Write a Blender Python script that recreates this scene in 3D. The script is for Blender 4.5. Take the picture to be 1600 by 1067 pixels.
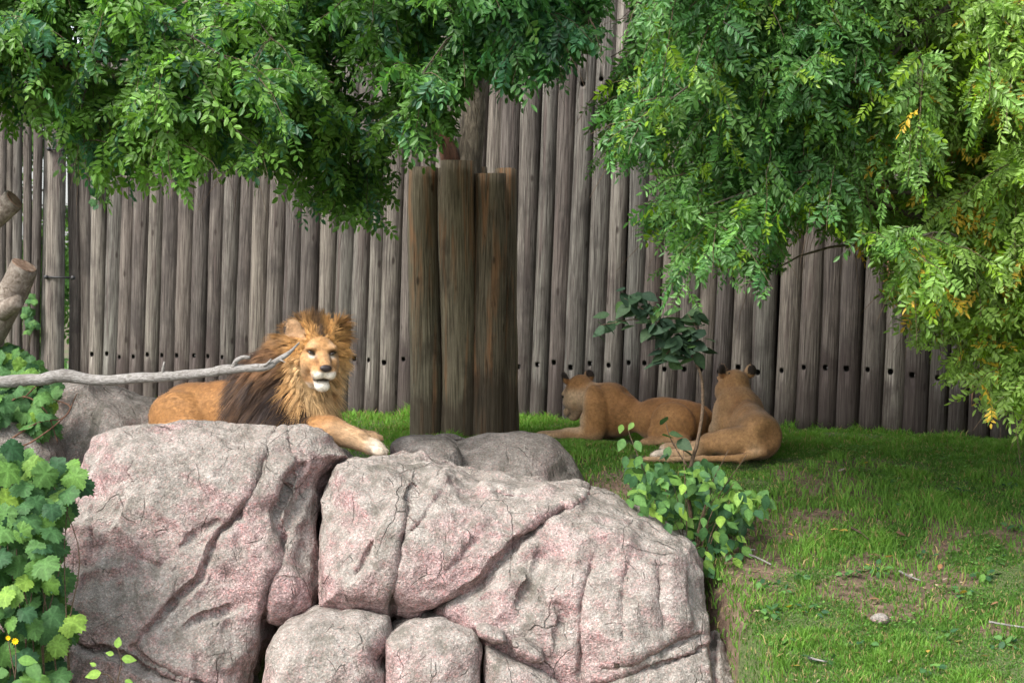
import bpy, math, random
import numpy as np
from mathutils import Matrix, Vector

for o in list(bpy.data.objects):
    bpy.data.objects.remove(o, do_unlink=True)
scene = bpy.context.scene
COL = scene.collection
R = math.radians
rng = np.random.default_rng(7)
random.seed(7)

# ------------------------------------------------------------------ camera
FPX = 3111.0
CAM = np.array([0.0, 0.0, 1.46])
PITCH = math.atan(90.5 / FPX)
cam_d = bpy.data.cameras.new('camera')
cam_d.lens = 70.0
cam_d.sensor_width = 36.0
cam_d.clip_start = 0.1
cam_d.clip_end = 2000.0
cam_d.dof.use_dof = True
cam_d.dof.focus_distance = 15.0
cam_d.dof.aperture_fstop = 4.5
cam = bpy.data.objects.new('camera', cam_d)
COL.objects.link(cam)
cam.location = CAM
cam.rotation_euler = (math.pi / 2 - PITCH, 0, 0)
scene.camera = cam

# ------------------------------------------------------------------ light
SUN_AZ, SUN_EL = -42.0, 52.0          # azimuth from +Y (view direction) seen from above, behind-left of camera
world = bpy.data.worlds.new('World')
scene.world = world
world.use_nodes = True
wn = world.node_tree
wn.nodes.clear()
w_out = wn.nodes.new('ShaderNodeOutputWorld')
w_bg = wn.nodes.new('ShaderNodeBackground')
w_sky = wn.nodes.new('ShaderNodeTexSky')
w_hs = wn.nodes.new('ShaderNodeHueSaturation')
w_sky.sky_type = 'NISHITA'
w_sky.sun_disc = False
w_sky.air_density = 1.0
w_sky.dust_density = 3.0
w_sky.ozone_density = 1.0
w_hs.inputs['Saturation'].default_value = 0.35      # thin cloud cover: nearly neutral sky
w_bg.inputs['Strength'].default_value = 0.15
wn.links.new(w_sky.outputs[0], w_hs.inputs['Color'])
wn.links.new(w_hs.outputs[0], w_bg.inputs['Color'])
wn.links.new(w_bg.outputs[0], w_out.inputs['Surface'])
# direction towards the sun
sd = Vector((-0.62, -0.55, 0.95)).normalized()
w_sky.sun_elevation = math.asin(sd.z)
w_sky.sun_rotation = math.atan2(sd.x, sd.y)
sun_d = bpy.data.lights.new('sun', 'SUN')
sun_d.energy = 1.5
sun_d.angle = R(18)
sun_d.color = (1.0, 0.95, 0.87)
sun = bpy.data.objects.new('sun', sun_d)
COL.objects.link(sun)
sun.location = (-20, -15, 30)
sun.rotation_euler = sd.to_track_quat('Z', 'Y').to_euler()

scene.view_settings.view_transform = 'Standard'
scene.view_settings.look = 'None'
scene.view_settings.gamma = 1.0
scene.view_settings.exposure = 1.45
scene.view_settings.use_curve_mapping = False

# ------------------------------------------------------------------ helpers
cP, sP = math.cos(PITCH), math.sin(PITCH)


def px(u, v, d):
    """point at distance y=d along the ray through photo pixel (u, v) of the 1600 px wide photo"""
    a = (u - 800.0) / FPX
    b = -(v - 533.5) / FPX
    # camera space (a, b, -1); forward = (0, cP, -sP), up = (0, sP, cP)
    y = cP + b * sP
    z = -sP + b * cP
    t = d / y
    return np.array([a * t, d, CAM[2] + z * t])


def project(P):
    P = np.asarray(P, float)
    q = P - CAM
    f = q[..., 1] * cP - q[..., 2] * sP
    up = q[..., 1] * sP + q[..., 2] * cP
    return np.stack([800 + FPX * q[..., 0] / f, 533.5 - FPX * up / f], -1)


def ground_z(x, y):
    x = np.asarray(x, float)
    y = np.asarray(y, float)
    t = (17.0 - y) / 0.45
    z = -0.28 * 0.45 * np.where(t > 30, t, np.log1p(np.exp(np.clip(t, -40, 40))))
    xc = 1.46 + 0.21 * np.clip(14.5 - y, 0, 1.6)
    z = z - 1.5 * sstep(0.06, -0.16, x - xc) * sstep(15.3, 14.5, y)      # the big boulders hold the bank up
    z = np.maximum(z, -2.3)
    bump = 0.025 * np.sin(1.7 * x + 0.6 * y) * np.sin(1.3 * y - 0.5 * x) + 0.012 * np.sin(4.1 * x + 1.0) * np.sin(3.7 * y)
    return z + bump


def bare_soil(x, y):
    """worn soil (1) or turf (0) on the bank"""
    P_ = np.stack([x, y, 0 * x], 1)
    nn = fbm(P_, 0.9, 3, 91)
    n2 = fbm(P_, 0.28, 2, 92)
    b_ = sstep(0.10, 0.42, nn + 0.6 * n2) * sstep(18.3, 16.6, y) * 0.85
    b_ = np.maximum(b_, np.clip(0.95 * np.exp(-(((x - 1.75) / 0.42) ** 2 + ((y - 14.7) / 0.8) ** 2)) + 0.55 * n2, 0, 0.93) * (np.abs(x - 1.7) < 1))
    b_ = np.maximum(b_, 0.93 * np.exp(-(((x - 2.35) / 0.75) ** 2 + ((y - 15.7 + 0.2 * n2) / 0.26) ** 2)))
    return b_, nn, n2


def tag(o, label=None, cat=None, group=None, kind=None):
    if label:
        o['label'] = label
    if cat:
        o['category'] = cat
    if group:
        o['group'] = group
    if kind:
        o['kind'] = kind
    return o


def empty(name, loc, rz=0.0):
    o = bpy.data.objects.new(name, None)
    COL.objects.link(o)
    o.empty_display_size = 0.2
    o.location = tuple(loc)
    o.rotation_euler = (0, 0, rz)
    return o


def np_mesh(name, V, F, mat=None, cols=None, smooth=True):
    """V (n,3), F (m,3|4) or list of such arrays"""
    V = np.ascontiguousarray(V, dtype=np.float32)
    Fs = F if isinstance(F, list) else [F]
    Fs = [np.asarray(f, dtype=np.int32) for f in Fs if len(f)]
    me = bpy.data.meshes.new(name)
    nl = sum(f.size for f in Fs)
    nf = sum(len(f) for f in Fs)
    me.vertices.add(len(V))
    me.vertices.foreach_set('co', V.ravel())
    me.loops.add(nl)
    me.loops.foreach_set('vertex_index', np.concatenate([f.ravel() for f in Fs]))
    me.polygons.add(nf)
    tot = np.concatenate([np.full(len(f), f.shape[1], np.int32) for f in Fs])
    st = np.concatenate([[0], np.cumsum(tot)[:-1]]).astype(np.int32)
    me.polygons.foreach_set('loop_start', st)
    me.polygons.foreach_set('loop_total', tot)
    me.polygons.foreach_set('use_smooth', np.full(nf, smooth, bool))
    if cols is not None:
        c = np.ones((len(V), 4), np.float32)
        c[:, :3] = cols
        at = me.color_attributes.new('Col', 'FLOAT_COLOR', 'POINT')
        at.data.foreach_set('color', c.ravel())
    me.update(calc_edges=True)
    me.validate()
    if mat:
        me.materials.append(mat)
    return me


def link(name, me, parent=None, loc=None):
    o = bpy.data.objects.new(name, me)
    COL.objects.link(o)
    if parent:
        o.parent = parent
    if loc is not None:
        o.location = tuple(loc)
    return o


def hash3(ix, iy, iz, seed):
    n = (ix.astype(np.uint32) * np.uint32(374761393) + iy.astype(np.uint32) * np.uint32(668265263)
         + iz.astype(np.uint32) * np.uint32(2147483647) + np.uint32(seed * 144665 + 13))
    n = (n ^ (n >> np.uint32(13))) * np.uint32(1274126177)
    n = n ^ (n >> np.uint32(16))
    n = n * np.uint32(2246822519)
    n = n ^ (n >> np.uint32(15))
    return n.astype(np.float64) / 4294967295.0 * 2 - 1


def vnoise(P, scale, seed=0):
    """value noise in [-1, 1], P (n,3)"""
    q = np.asarray(P, float) / scale + 1000.0
    i = np.floor(q).astype(np.int64)
    f = q - i
    f = f * f * f * (f * (f * 6 - 15) + 10)
    out = 0
    for dx in (0, 1):
        for dy in (0, 1):
            for dz in (0, 1):
                w = (f[:, 0] if dx else 1 - f[:, 0]) * (f[:, 1] if dy else 1 - f[:, 1]) * (f[:, 2] if dz else 1 - f[:, 2])
                out = out + w * hash3(i[:, 0] + dx, i[:, 1] + dy, i[:, 2] + dz, seed)
    return out


def fbm(P, scale, oct=3, seed=0):
    s, a, t = 0, 1.0, 0
    for k in range(oct):
        s = s + a * vnoise(P, scale / 2 ** k, seed + k * 17)
        t += a
        a *= 0.5
    return s / t


def sstep(a, b, x):
    t = np.clip((x - a) / (b - a), 0, 1)
    return t * t * (3 - 2 * t)


def surface_nets(F, origin, h):
    nx, ny, nz = F.shape
    ins = F < 0
    s = np.zeros((nx - 1, ny - 1, nz - 1), np.int8)
    for dx in (0, 1):
        for dy in (0, 1):
            for dz in (0, 1):
                s += ins[dx:nx - 1 + dx, dy:ny - 1 + dy, dz:nz - 1 + dz]
    act = (s > 0) & (s < 8)
    idx = np.argwhere(act)
    imap = np.full(act.shape, -1, np.int32)
    imap[act] = np.arange(len(idx))
    acc = np.zeros((len(idx), 3))
    cnt = np.zeros(len(idx))
    cor = [(a, b, c) for a in (0, 1) for b in (0, 1) for c in (0, 1)]
    vals = {c: F[idx[:, 0] + c[0], idx[:, 1] + c[1], idx[:, 2] + c[2]] for c in cor}
    for a in cor:
        for ax in range(3):
            if a[ax] == 0:
                b = list(a)
                b[ax] = 1
                b = tuple(b)
                fa, fb = vals[a], vals[b]
                m = (fa < 0) != (fb < 0)
                t = np.where(m, fa / np.where(m, fa - fb, 1), 0)
                p = np.tile(np.array(a, float), (len(idx), 1))
                p[:, ax] += t
                acc[m] += p[m]
                cnt[m] += 1
    V = (idx + acc / cnt[:, None]) * h + np.asarray(origin)
    faces = []
    for ax in range(3):
        sl0 = [slice(None)] * 3
        sl1 = [slice(None)] * 3
        sl0[ax] = slice(0, -1)
        sl1[ax] = slice(1, None)
        a, b = ins[tuple(sl0)], ins[tuple(sl1)]
        e = np.argwhere(a != b)
        o1, o2 = (ax + 1) % 3, (ax + 2) % 3
        n = F.shape
        ok = (e[:, o1] > 0) & (e[:, o2] > 0) & (e[:, o1] < n[o1] - 1) & (e[:, o2] < n[o2] - 1)
        e = e[ok]
        sgn = a[e[:, 0], e[:, 1], e[:, 2]]
        q = []
        for (d1, d2) in ((-1, -1), (0, -1), (0, 0), (-1, 0)):
            c = e.copy()
            c[:, o1] += d1
            c[:, o2] += d2
            q.append(imap[c[:, 0], c[:, 1], c[:, 2]])
        q = np.stack(q, 1)
        q[~sgn] = q[~sgn][:, ::-1]
        faces.append(q)
    return V, np.concatenate(faces)


def vert_normals(V, F):
    a, b, c = V[F[:, 0]], V[F[:, 1]], V[F[:, 2]]
    if F.shape[1] == 4:
        n = np.cross(V[F[:, 2]] - a, V[F[:, 3]] - b)
    else:
        n = np.cross(b - a, c - a)
    N = np.zeros_like(V)
    for k in range(F.shape[1]):
        for ax in range(3):
            N[:, ax] += np.bincount(F[:, k], n[:, ax], len(V))
    return N / (np.linalg.norm(N, axis=1, keepdims=True) + 1e-12)


def laplace(V, F, it=1, lam=0.5):
    E = np.concatenate([F[:, [k, (k + 1) % F.shape[1]]] for k in range(F.shape[1])])
    E = np.concatenate([E, E[:, ::-1]])
    cnt = np.bincount(E[:, 0], minlength=len(V)).astype(float)
    for _ in range(it):
        S = np.stack([np.bincount(E[:, 0], V[E[:, 1], ax], len(V)) for ax in range(3)], 1)
        V = V + lam * (S / np.maximum(cnt, 1)[:, None] - V)
    return V


def catmull(pts, n):
    P = np.asarray(pts, float)
    P = np.concatenate([[2 * P[0] - P[1]], P, [2 * P[-1] - P[-2]]])
    out = []
    m = len(P) - 3
    for t in np.linspace(0, m - 1e-6, n):
        i = int(t)
        f = t - i
        a, b, c, d = P[i:i + 4]
        out.append(0.5 * (2 * b + (c - a) * f + (2 * a - 5 * b + 4 * c - d) * f * f + (3 * b - a - 3 * c + d) * f ** 3))
    return np.array(out)


def tube(path, rad, ns=8, cap=True, rough=0.0, seed=0):
    P = np.asarray(path, float)
    n = len(P)
    rad = np.broadcast_to(np.asarray(rad, float), (n,))
    T = np.gradient(P, axis=0)
    T /= np.linalg.norm(T, axis=1, keepdims=True) + 1e-9
    up = np.array([0, 0, 1.0]) if abs(T[0, 2]) < 0.9 else np.array([1.0, 0, 0])
    A = np.cross(T[0], up)
    A /= np.linalg.norm(A)
    V = []
    ang = np.linspace(0, 2 * math.pi, ns, endpoint=False)
    for i in range(n):
        A = A - T[i] * A.dot(T[i])
        A /= np.linalg.norm(A) + 1e-9
        B = np.cross(T[i], A)
        V.append(P[i] + rad[i] * (np.cos(ang)[:, None] * A + np.sin(ang)[:, None] * B))
    V = np.concatenate(V)
    if rough:
        c = np.repeat(P, ns, 0)
        d = V - c
        k = 1 + rough * fbm(V, max(rad.max() * 1.2, 0.02), 2, seed)
        V = c + d * k[:, None]
    i = np.arange(n - 1)[:, None] * ns
    j = np.arange(ns)[None]
    j2 = (j + 1) % ns
    F = np.stack([i + j, i + j2, i + ns + j2, i + ns + j], -1).reshape(-1, 4)
    if cap:
        V = np.concatenate([V, [P[0], P[-1]]])
        a = len(V) - 2
        jj = np.arange(ns)
        f1 = np.stack([np.full(ns, a), (jj + 1) % ns, jj], 1)
        o = (n - 1) * ns
        f2 = np.stack([np.full(ns, a + 1), o + jj, o + (jj + 1) % ns], 1)
        return V, [F, np.concatenate([f1, f2])]
    return V, [F]


class MB:
    """collects several shapes into one mesh"""
    def __init__(self):
        self.V, self.Q, self.T, self.C, self.n = [], [], [], [], 0

    def add(self, V, F, col=None):
        V = np.asarray(V, float)
        for f in (F if isinstance(F, list) else [F]):
            f = np.asarray(f)
            (self.Q if f.shape[1] == 4 else self.T).append(f + self.n)
        self.V.append(V)
        if col is not None:
            self.C.append(np.broadcast_to(np.asarray(col, float), (len(V), 3)))
        self.n += len(V)

    def mesh(self, name, mat, smooth=True, origin=(0, 0, 0)):
        V = np.concatenate(self.V) - np.asarray(origin)
        F = []
        if self.Q:
            F.append(np.concatenate(self.Q))
        if self.T:
            F.append(np.concatenate(self.T))
        return np_mesh(name, V, F, mat, np.concatenate(self.C) if self.C else None, smooth)


def rot_to(X, up=(0, 0, 1)):
    """matrix whose columns are x=X, z near up"""
    X = np.asarray(X, float)
    X = X / np.linalg.norm(X)
    Y = np.cross(up, X)
    Y /= np.linalg.norm(Y) + 1e-9
    Z = np.cross(X, Y)
    return np.stack([X, Y, Z], 1)


def in_poly(u, v, poly):
    poly = np.asarray(poly, float)
    res = np.zeros(np.shape(u), bool)
    j = len(poly) - 1
    for i in range(len(poly)):
        xi, yi = poly[i]
        xj, yj = poly[j]
        c = ((yi > v) != (yj > v)) & (u < (xj - xi) * (v - yi) / (yj - yi + 1e-12) + xi)
        res ^= c
        j = i
    return res


def poly_sdf(x, z, poly):
    P = np.asarray(poly, float)
    d2 = np.full(x.shape, 1e9)
    ins = np.zeros(x.shape, bool)
    j = len(P) - 1
    for i in range(len(P)):
        a, b = P[j], P[i]
        e = b - a
        wx, wz = x - a[0], z - a[1]
        t = np.clip((wx * e[0] + wz * e[1]) / (e.dot(e) + 1e-12), 0, 1)
        d2 = np.minimum(d2, (wx - t * e[0]) ** 2 + (wz - t * e[1]) ** 2)
        c = ((b[1] > z) != (a[1] > z)) & (x < (a[0] - b[0]) * (z - b[1]) / (a[1] - b[1] + 1e-12) + b[0])
        ins ^= c
        j = i
    return np.where(ins, -1, 1) * np.sqrt(d2)


def line_dist(x, z, pts):
    P = np.asarray(pts, float)
    d2 = np.full(x.shape, 1e9)
    sd_ = np.zeros(x.shape)
    tt = np.zeros(x.shape)
    n = len(P) - 1
    for i in range(n):
        a, b = P[i], P[i + 1]
        e = b - a
        wx, wz = x - a[0], z - a[1]
        t = np.clip((wx * e[0] + wz * e[1]) / (e.dot(e) + 1e-12), 0, 1)
        q = (wx - t * e[0]) ** 2 + (wz - t * e[1]) ** 2
        m = q < d2
        d2 = np.where(m, q, d2)
        sd_ = np.where(m, np.sign(e[0] * wz - e[1] * wx), sd_)
        tt = np.where(m, (i + t) / n, tt)
    return np.sqrt(d2), sd_, tt


# ------------------------------------------------------------------ materials
def new_mat(name):
    m = bpy.data.materials.new(name)
    m.use_nodes = True
    nt = m.node_tree
    b = nt.nodes['Principled BSDF']
    return m, nt, b


def N(nt, t, **kw):
    n = nt.nodes.new(t)
    for k, v in kw.items():
        setattr(n, k, v)
    return n


def ramp(nt, fac, stops):
    r = N(nt, 'ShaderNodeValToRGB')
    cr = r.color_ramp
    while len(cr.elements) > 1:
        cr.elements.remove(cr.elements[-1])
    cr.elements[0].position = stops[0][0]
    cr.elements[0].color = (*stops[0][1], 1)
    for p, c in stops[1:]:
        e = cr.elements.new(p)
        e.color = (*c, 1)
    nt.links.new(fac, r.inputs[0])
    return r.outputs[0]


def mixc(nt, fac, a, b, mode='MIX'):
    m = N(nt, 'ShaderNodeMix', data_type='RGBA', blend_type=mode)
    if isinstance(fac, (int, float)):
        m.inputs['Factor'].default_value = fac
    else:
        nt.links.new(fac, m.inputs['Factor'])
    for s, val in (('A', a), ('B', b)):
        sock = [i for i in m.inputs if i.name == s and i.type == 'RGBA'][0]
        if isinstance(val, tuple):
            sock.default_value = (*val, 1)
        else:
            nt.links.new(val, sock)
    return [o for o in m.outputs if o.type == 'RGBA'][0]


def mathn(nt, op, a, b=0.5):
    m = N(nt, 'ShaderNodeMath', operation=op)
    for i, val in enumerate((a, b)):
        if isinstance(val, (int, float)):
            m.inputs[i].default_value = val
        else:
            nt.links.new(val, m.inputs[i])
    return m.outputs[0]


def noise_n(nt, vec, scale, detail=4, rough=0.55, dist=0.0):
    n = N(nt, 'ShaderNodeTexNoise')
    n.inputs['Scale'].default_value = scale
    n.inputs['Detail'].default_value = detail
    n.inputs['Roughness'].default_value = rough
    n.inputs['Distortion'].default_value = dist
    if vec is not None:
        nt.links.new(vec, n.inputs['Vector'])
    return n.outputs['Fac']


def bump_n(nt, b, h, strength, dist):
    bp = N(nt, 'ShaderNodeBump')
    bp.inputs['Strength'].default_value = strength
    bp.inputs['Distance'].default_value = dist
    nt.links.new(h, bp.inputs['Height'])
    nt.links.new(bp.outputs[0], b.inputs['Normal'])


def mapping(nt, src, scale=(1, 1, 1), add=None):
    m = N(nt, 'ShaderNodeMapping')
    m.inputs['Scale'].default_value = scale
    nt.links.new(src, m.inputs['Vector'])
    if add is not None:
        nt.links.new(add, m.inputs['Location'])
    return m.outputs[0]


def mat_wood(name, c_dark, c_mid, c_light, c_accent, acc=0.55, grain=1.0):
    m, nt, b = new_mat(name)
    tc = N(nt, 'ShaderNodeTexCoord').outputs['Object']
    oi = N(nt, 'ShaderNodeObjectInfo').outputs['Random']
    sh = N(nt, 'ShaderNodeCombineXYZ')
    nt.links.new(mathn(nt, 'MULTIPLY', oi, 37.0), sh.inputs[0])
    nt.links.new(mathn(nt, 'MULTIPLY', oi, 91.0), sh.inputs[2])
    v1 = mapping(nt, tc, (75, 75, 2.2), sh.outputs[0])
    v2 = mapping(nt, tc, (9, 9, 0.7), sh.outputs[0])
    v3 = mapping(nt, tc, (3.0, 3.0, 1.6), sh.outputs[0])
    g1 = noise_n(nt, v1, 1.0, 5, 0.65, 0.3)
    g2 = noise_n(nt, v2, 1.0, 4, 0.6, 0.6)
    g3 = noise_n(nt, v3, 1.0, 4, 0.6)
    base = ramp(nt, g1, [(0.34, c_dark), (0.5, c_mid), (0.66, c_light)])
    tone = ramp(nt, oi, [(0.0, (0.62, 0.60, 0.60)), (0.3, (0.92, 0.86, 0.82)), (0.55, (0.9, 0.95, 0.93)), (0.8, (1.15, 1.10, 1.02)), (1.0, (1.4, 1.4, 1.34))])
    base = mixc(nt, 1.0, base, tone, 'MULTIPLY')
    base = mixc(nt, ramp(nt, g2, [(acc, (0, 0, 0)), (acc + 0.14, (0.75, 0.75, 0.75))]), base, c_accent)
    base = mixc(nt, ramp(nt, g3, [(0.52, (0, 0, 0)), (0.68, (0.7, 0.7, 0.7))]), base, c_dark)
    # damp rot staining climbs unevenly from the soil
    sz_ = N(nt, 'ShaderNodeSeparateXYZ')
    nt.links.new(tc, sz_.inputs[0])
    rot = mathn(nt, 'ADD', mathn(nt, 'ADD', mathn(nt, 'MULTIPLY', sz_.outputs[2], 1.1), mathn(nt, 'MULTIPLY', g3, -1.4)), mathn(nt, 'MULTIPLY', oi, 0.55))
    base = mixc(nt, ramp(nt, rot, [(0.0, (0.6, 0.6, 0.6)), (0.25, (0, 0, 0))]), base, (c_dark[0] * 1.1, c_dark[1] * 0.95, c_dark[2] * 0.95))
    # knots
    kn = N(nt, 'ShaderNodeTexVoronoi')
    kn.inputs['Scale'].default_value = 1.0
    nt.links.new(mapping(nt, tc, (5.5, 5.5, 2.2), sh.outputs[0]), kn.inputs['Vector'])
    base = mixc(nt, ramp(nt, kn.outputs['Distance'], [(0.06, (0.8, 0.8, 0.8)), (0.12, (0, 0, 0))]), base, (c_dark[0] * 0.7, c_dark[1] * 0.6, c_dark[2] * 0.55))
    # weathering checks: thin dark splits along the grain
    v4 = mapping(nt, tc, (24, 24, 0.55), sh.outputs[0])
    g4 = noise_n(nt, v4, 1.0, 2, 0.5, 0.2)
    crack = ramp(nt, g4, [(0.485, (0, 0, 0)), (0.5, (1, 1, 1)), (0.515, (0, 0, 0))])
    crm = mathn(nt, 'MULTIPLY', crack, ramp(nt, g2, [(0.45, (0, 0, 0)), (0.6, (0.7, 0.7, 0.7))]))
    base = mixc(nt, crm, base, (c_dark[0] * 0.35, c_dark[1] * 0.35, c_dark[2] * 0.35))
    nt.links.new(base, b.inputs['Base Color'])
    b.inputs['Roughness'].default_value = 0.9
    b.inputs['Specular IOR Level'].default_value = 0.2
    h = mathn(nt, 'SUBTRACT', mathn(nt, 'ADD', g1, mathn(nt, 'MULTIPLY', g2, 0.7)), mathn(nt, 'MULTIPLY', crm, 0.9))
    bump_n(nt, b, h, 0.85 * grain, 0.016)
    return m


M = {}
M['fence'] = mat_wood('weathered_grey_wood', (0.048, 0.041, 0.038), (0.133, 0.119, 0.108), (0.235, 0.218, 0.196), (0.112, 0.085, 0.077), 0.56)
M['guard'] = mat_wood('brown_weathered_log', (0.065, 0.054, 0.038), (0.165, 0.143, 0.102), (0.28, 0.245, 0.18), (0.36, 0.18, 0.085), 0.53)

m, nt, b = new_mat('hole_dark')
b.inputs['Base Color'].default_value = (0.018, 0.015, 0.013, 1)
b.inputs['Roughness'].default_value = 0.9
M['hole'] = m
m, nt, b = new_mat('steel_bolt')
b.inputs['Base Color'].default_value = (0.25, 0.24, 0.23, 1)
b.inputs['Roughness'].default_value = 0.5
b.inputs['Metallic'].default_value = 0.7
M['bolt'] = m
m, nt, b = new_mat('black_iron')
b.inputs['Base Color'].default_value = (0.015, 0.015, 0.016, 1)
b.inputs['Roughness'].default_value = 0.55
M['iron'] = m


def mat_rock(name, pink=1.0, dark=1.0):
    m, nt, b = new_mat(name)
    geo = N(nt, 'ShaderNodeNewGeometry')
    pos = geo.outputs['Position']
    big = noise_n(nt, pos, 1.5, 4, 0.6)
    mid = noise_n(nt, pos, 7.0, 5, 0.65)
    fine = noise_n(nt, pos, 45.0, 3, 0.7)
    vo = N(nt, 'ShaderNodeTexVoronoi')
    vo.inputs['Scale'].default_value = 95.0
    nt.links.new(pos, vo.inputs['Vector'])
    sep = N(nt, 'ShaderNodeSeparateColor')
    nt.links.new(vo.outputs['Color'], sep.inputs[0])
    k = dark
    grey = ramp(nt, mid, [(0.3, (0.17 * k, 0.155 * k, 0.135 * k)), (0.55, (0.30 * k, 0.275 * k, 0.25 * k)), (0.75, (0.41 * k, 0.385 * k, 0.355 * k))])
    pnk = ramp(nt, mid, [(0.3, (0.20 * k, 0.145 * k, 0.14 * k)), (0.55, (0.37 * k, 0.265 * k, 0.26 * k)), (0.8, (0.52 * k, 0.40 * k, 0.39 * k))])
    spk = ramp(nt, sep.outputs[0], [(0.0, (0.62, 0.58, 0.56)), (0.3, (0.95, 0.95, 0.95)), (0.62, (1.05, 0.98, 0.97)), (0.72, (1.25, 0.92, 0.90)), (0.86, (1.5, 1.46, 1.42)), (1.0, (1.85, 1.82, 1.78))])
    spk.node.color_ramp.interpolation = 'CONSTANT'
    pnk = mixc(nt, 0.8, pnk, spk, 'MULTIPLY')
    grey = mixc(nt, 0.55, grey, spk, 'MULTIPLY')
    nz = N(nt, 'ShaderNodeSeparateXYZ')
    nt.links.new(geo.outputs['Normal'], nz.inputs[0])
    # weathered dusty crust lies on the tops, bare pink aggregate shows on the steep sides
    f = mathn(nt, 'ADD', mathn(nt, 'MULTIPLY', nz.outputs[2], -0.55), mathn(nt, 'MULTIPLY', big, 1.5))
    f = mathn(nt, 'ADD', f, mathn(nt, 'MULTIPLY', fine, 0.25))
    fac = ramp(nt, f, [(0.56, (0, 0, 0)), (0.95, (pink, pink, pink))])
    base = mixc(nt, fac, grey, pnk)
    # lichen and grime stains with shapes of their own
    st = noise_n(nt, mapping(nt, pos, (2.2, 2.2, 1.1)), 1.6, 5, 0.7, 0.8)
    stf = ramp(nt, st, [(0.55, (0, 0, 0)), (0.65, (0.7, 0.7, 0.7))])
    base = mixc(nt, stf, base, (0.115 * k, 0.108 * k, 0.088 * k))
    base = mixc(nt, ramp(nt, fine, [(0.30, (0.5, 0.5, 0.5)), (0.42, (0, 0, 0))]), base, (0.11 * k, 0.10 * k, 0.09 * k))
    # hairline fissures packed with dirt
    fis = []
    wv = N(nt, 'ShaderNodeVectorMath', operation='ADD')
    nz3 = N(nt, 'ShaderNodeTexNoise')
    nz3.inputs['Scale'].default_value = 4.0
    nz3.inputs['Detail'].default_value = 2
    nt.links.new(pos, nz3.inputs['Vector'])
    nt.links.new(pos, wv.inputs[0])
    sc3 = N(nt, 'ShaderNodeVectorMath', operation='SCALE')
    sc3.inputs['Scale'].default_value = 0.16
    nt.links.new(nz3.outputs['Color'], sc3.inputs[0])
    nt.links.new(sc3.outputs[0], wv.inputs[1])
    for sc_, wd_, th_ in ((1.7, 0.010, 0.52), (5.0, 0.020, 0.58)):
        ve = N(nt, 'ShaderNodeTexVoronoi', feature='DISTANCE_TO_EDGE')
        ve.inputs['Scale'].default_value = sc_
        nt.links.new(mapping(nt, wv.outputs[0], (1.3, 1, 0.75)), ve.inputs['Vector'])
        msk = ramp(nt, noise_n(nt, pos, 1.1 * sc_, 2), [(th_, (0, 0, 0)), (th_ + 0.07, (1, 1, 1))])
        fis.append(mathn(nt, 'MULTIPLY', ramp(nt, ve.outputs['Distance'], [(0.0, (1, 1, 1)), (wd_, (0, 0, 0))]), msk))
    fiss = mathn(nt, 'MAXIMUM', fis[0], fis[1])
    base = mixc(nt, mathn(nt, 'MULTIPLY', fiss, 0.28), base, (0.06 * k, 0.054 * k, 0.045 * k))
    nt.links.new(base, b.inputs['Base Color'])
    b.inputs['Roughness'].default_value = 0.92
    b.inputs['Specular IOR Level'].default_value = 0.25
    h = mathn(nt, 'ADD', mathn(nt, 'MULTIPLY', fine, 0.6), mathn(nt, 'MULTIPLY', mid, 1.2))
    h = mathn(nt, 'ADD', h, mathn(nt, 'MULTIPLY', sep.outputs[0], 0.25))
    h = mathn(nt, 'SUBTRACT', h, mathn(nt, 'MULTIPLY', fiss, 0.55))
    bump_n(nt, b, h, 0.9, 0.04)
    return m


M['rock'] = mat_rock('pink_grey_rock', 1.0, 1.08)
M['rock_back'] = mat_rock('grey_rock', 0.6, 0.80)


def mat_attr(name, rough=0.6, transl=0.0, spec=0.35, var=0.12, nscale=30.0, objvar=0.0, sheen=0.0):
    m, nt, b = new_mat(name)
    at = N(nt, 'ShaderNodeVertexColor', layer_name='Col').outputs['Color']
    geo = N(nt, 'ShaderNodeNewGeometry')
    n = noise_n(nt, geo.outputs['Position'], nscale, 3, 0.6)
    c = mixc(nt, 1.0, at, ramp(nt, n, [(0.3, (1 - var * 1.6,) * 3), (0.7, (1 + var * 1.6,) * 3)]), 'MULTIPLY')
    if objvar:
        oi = N(nt, 'ShaderNodeObjectInfo').outputs['Random']
        c = mixc(nt, 1.0, c, ramp(nt, oi, [(0, (1 - objvar, 1 - objvar, 1 - objvar * .6)), (0.6, (1, 1, 1)), (1, (1 + objvar * 1.6, 1 + objvar * 1.1, 1 + objvar * .2))]), 'MULTIPLY')
    nt.links.new(c, b.inputs['Base Color'])
    b.inputs['Roughness'].default_value = rough
    b.inputs['Specular IOR Level'].default_value = spec
    if sheen:
        b.inputs['Sheen Weight'].default_value = sheen
        b.inputs['Sheen Roughness'].default_value = 0.5
    if transl:
        tr = N(nt, 'ShaderNodeBsdfTranslucent')
        c2 = mixc(nt, 1.0, c, (1.25, 1.35, 0.6), 'MULTIPLY')
        nt.links.new(c2, tr.inputs['Color'])
        ms = N(nt, 'ShaderNodeMixShader')
        ms.inputs[0].default_value = transl
        nt.links.new(b.outputs[0], ms.inputs[1])
        nt.links.new(tr.outputs[0], ms.inputs[2])
        out = [x for x in nt.nodes if x.type == 'OUTPUT_MATERIAL'][0]
        nt.links.new(ms.outputs[0], out.inputs['Surface'])
    return m


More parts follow.
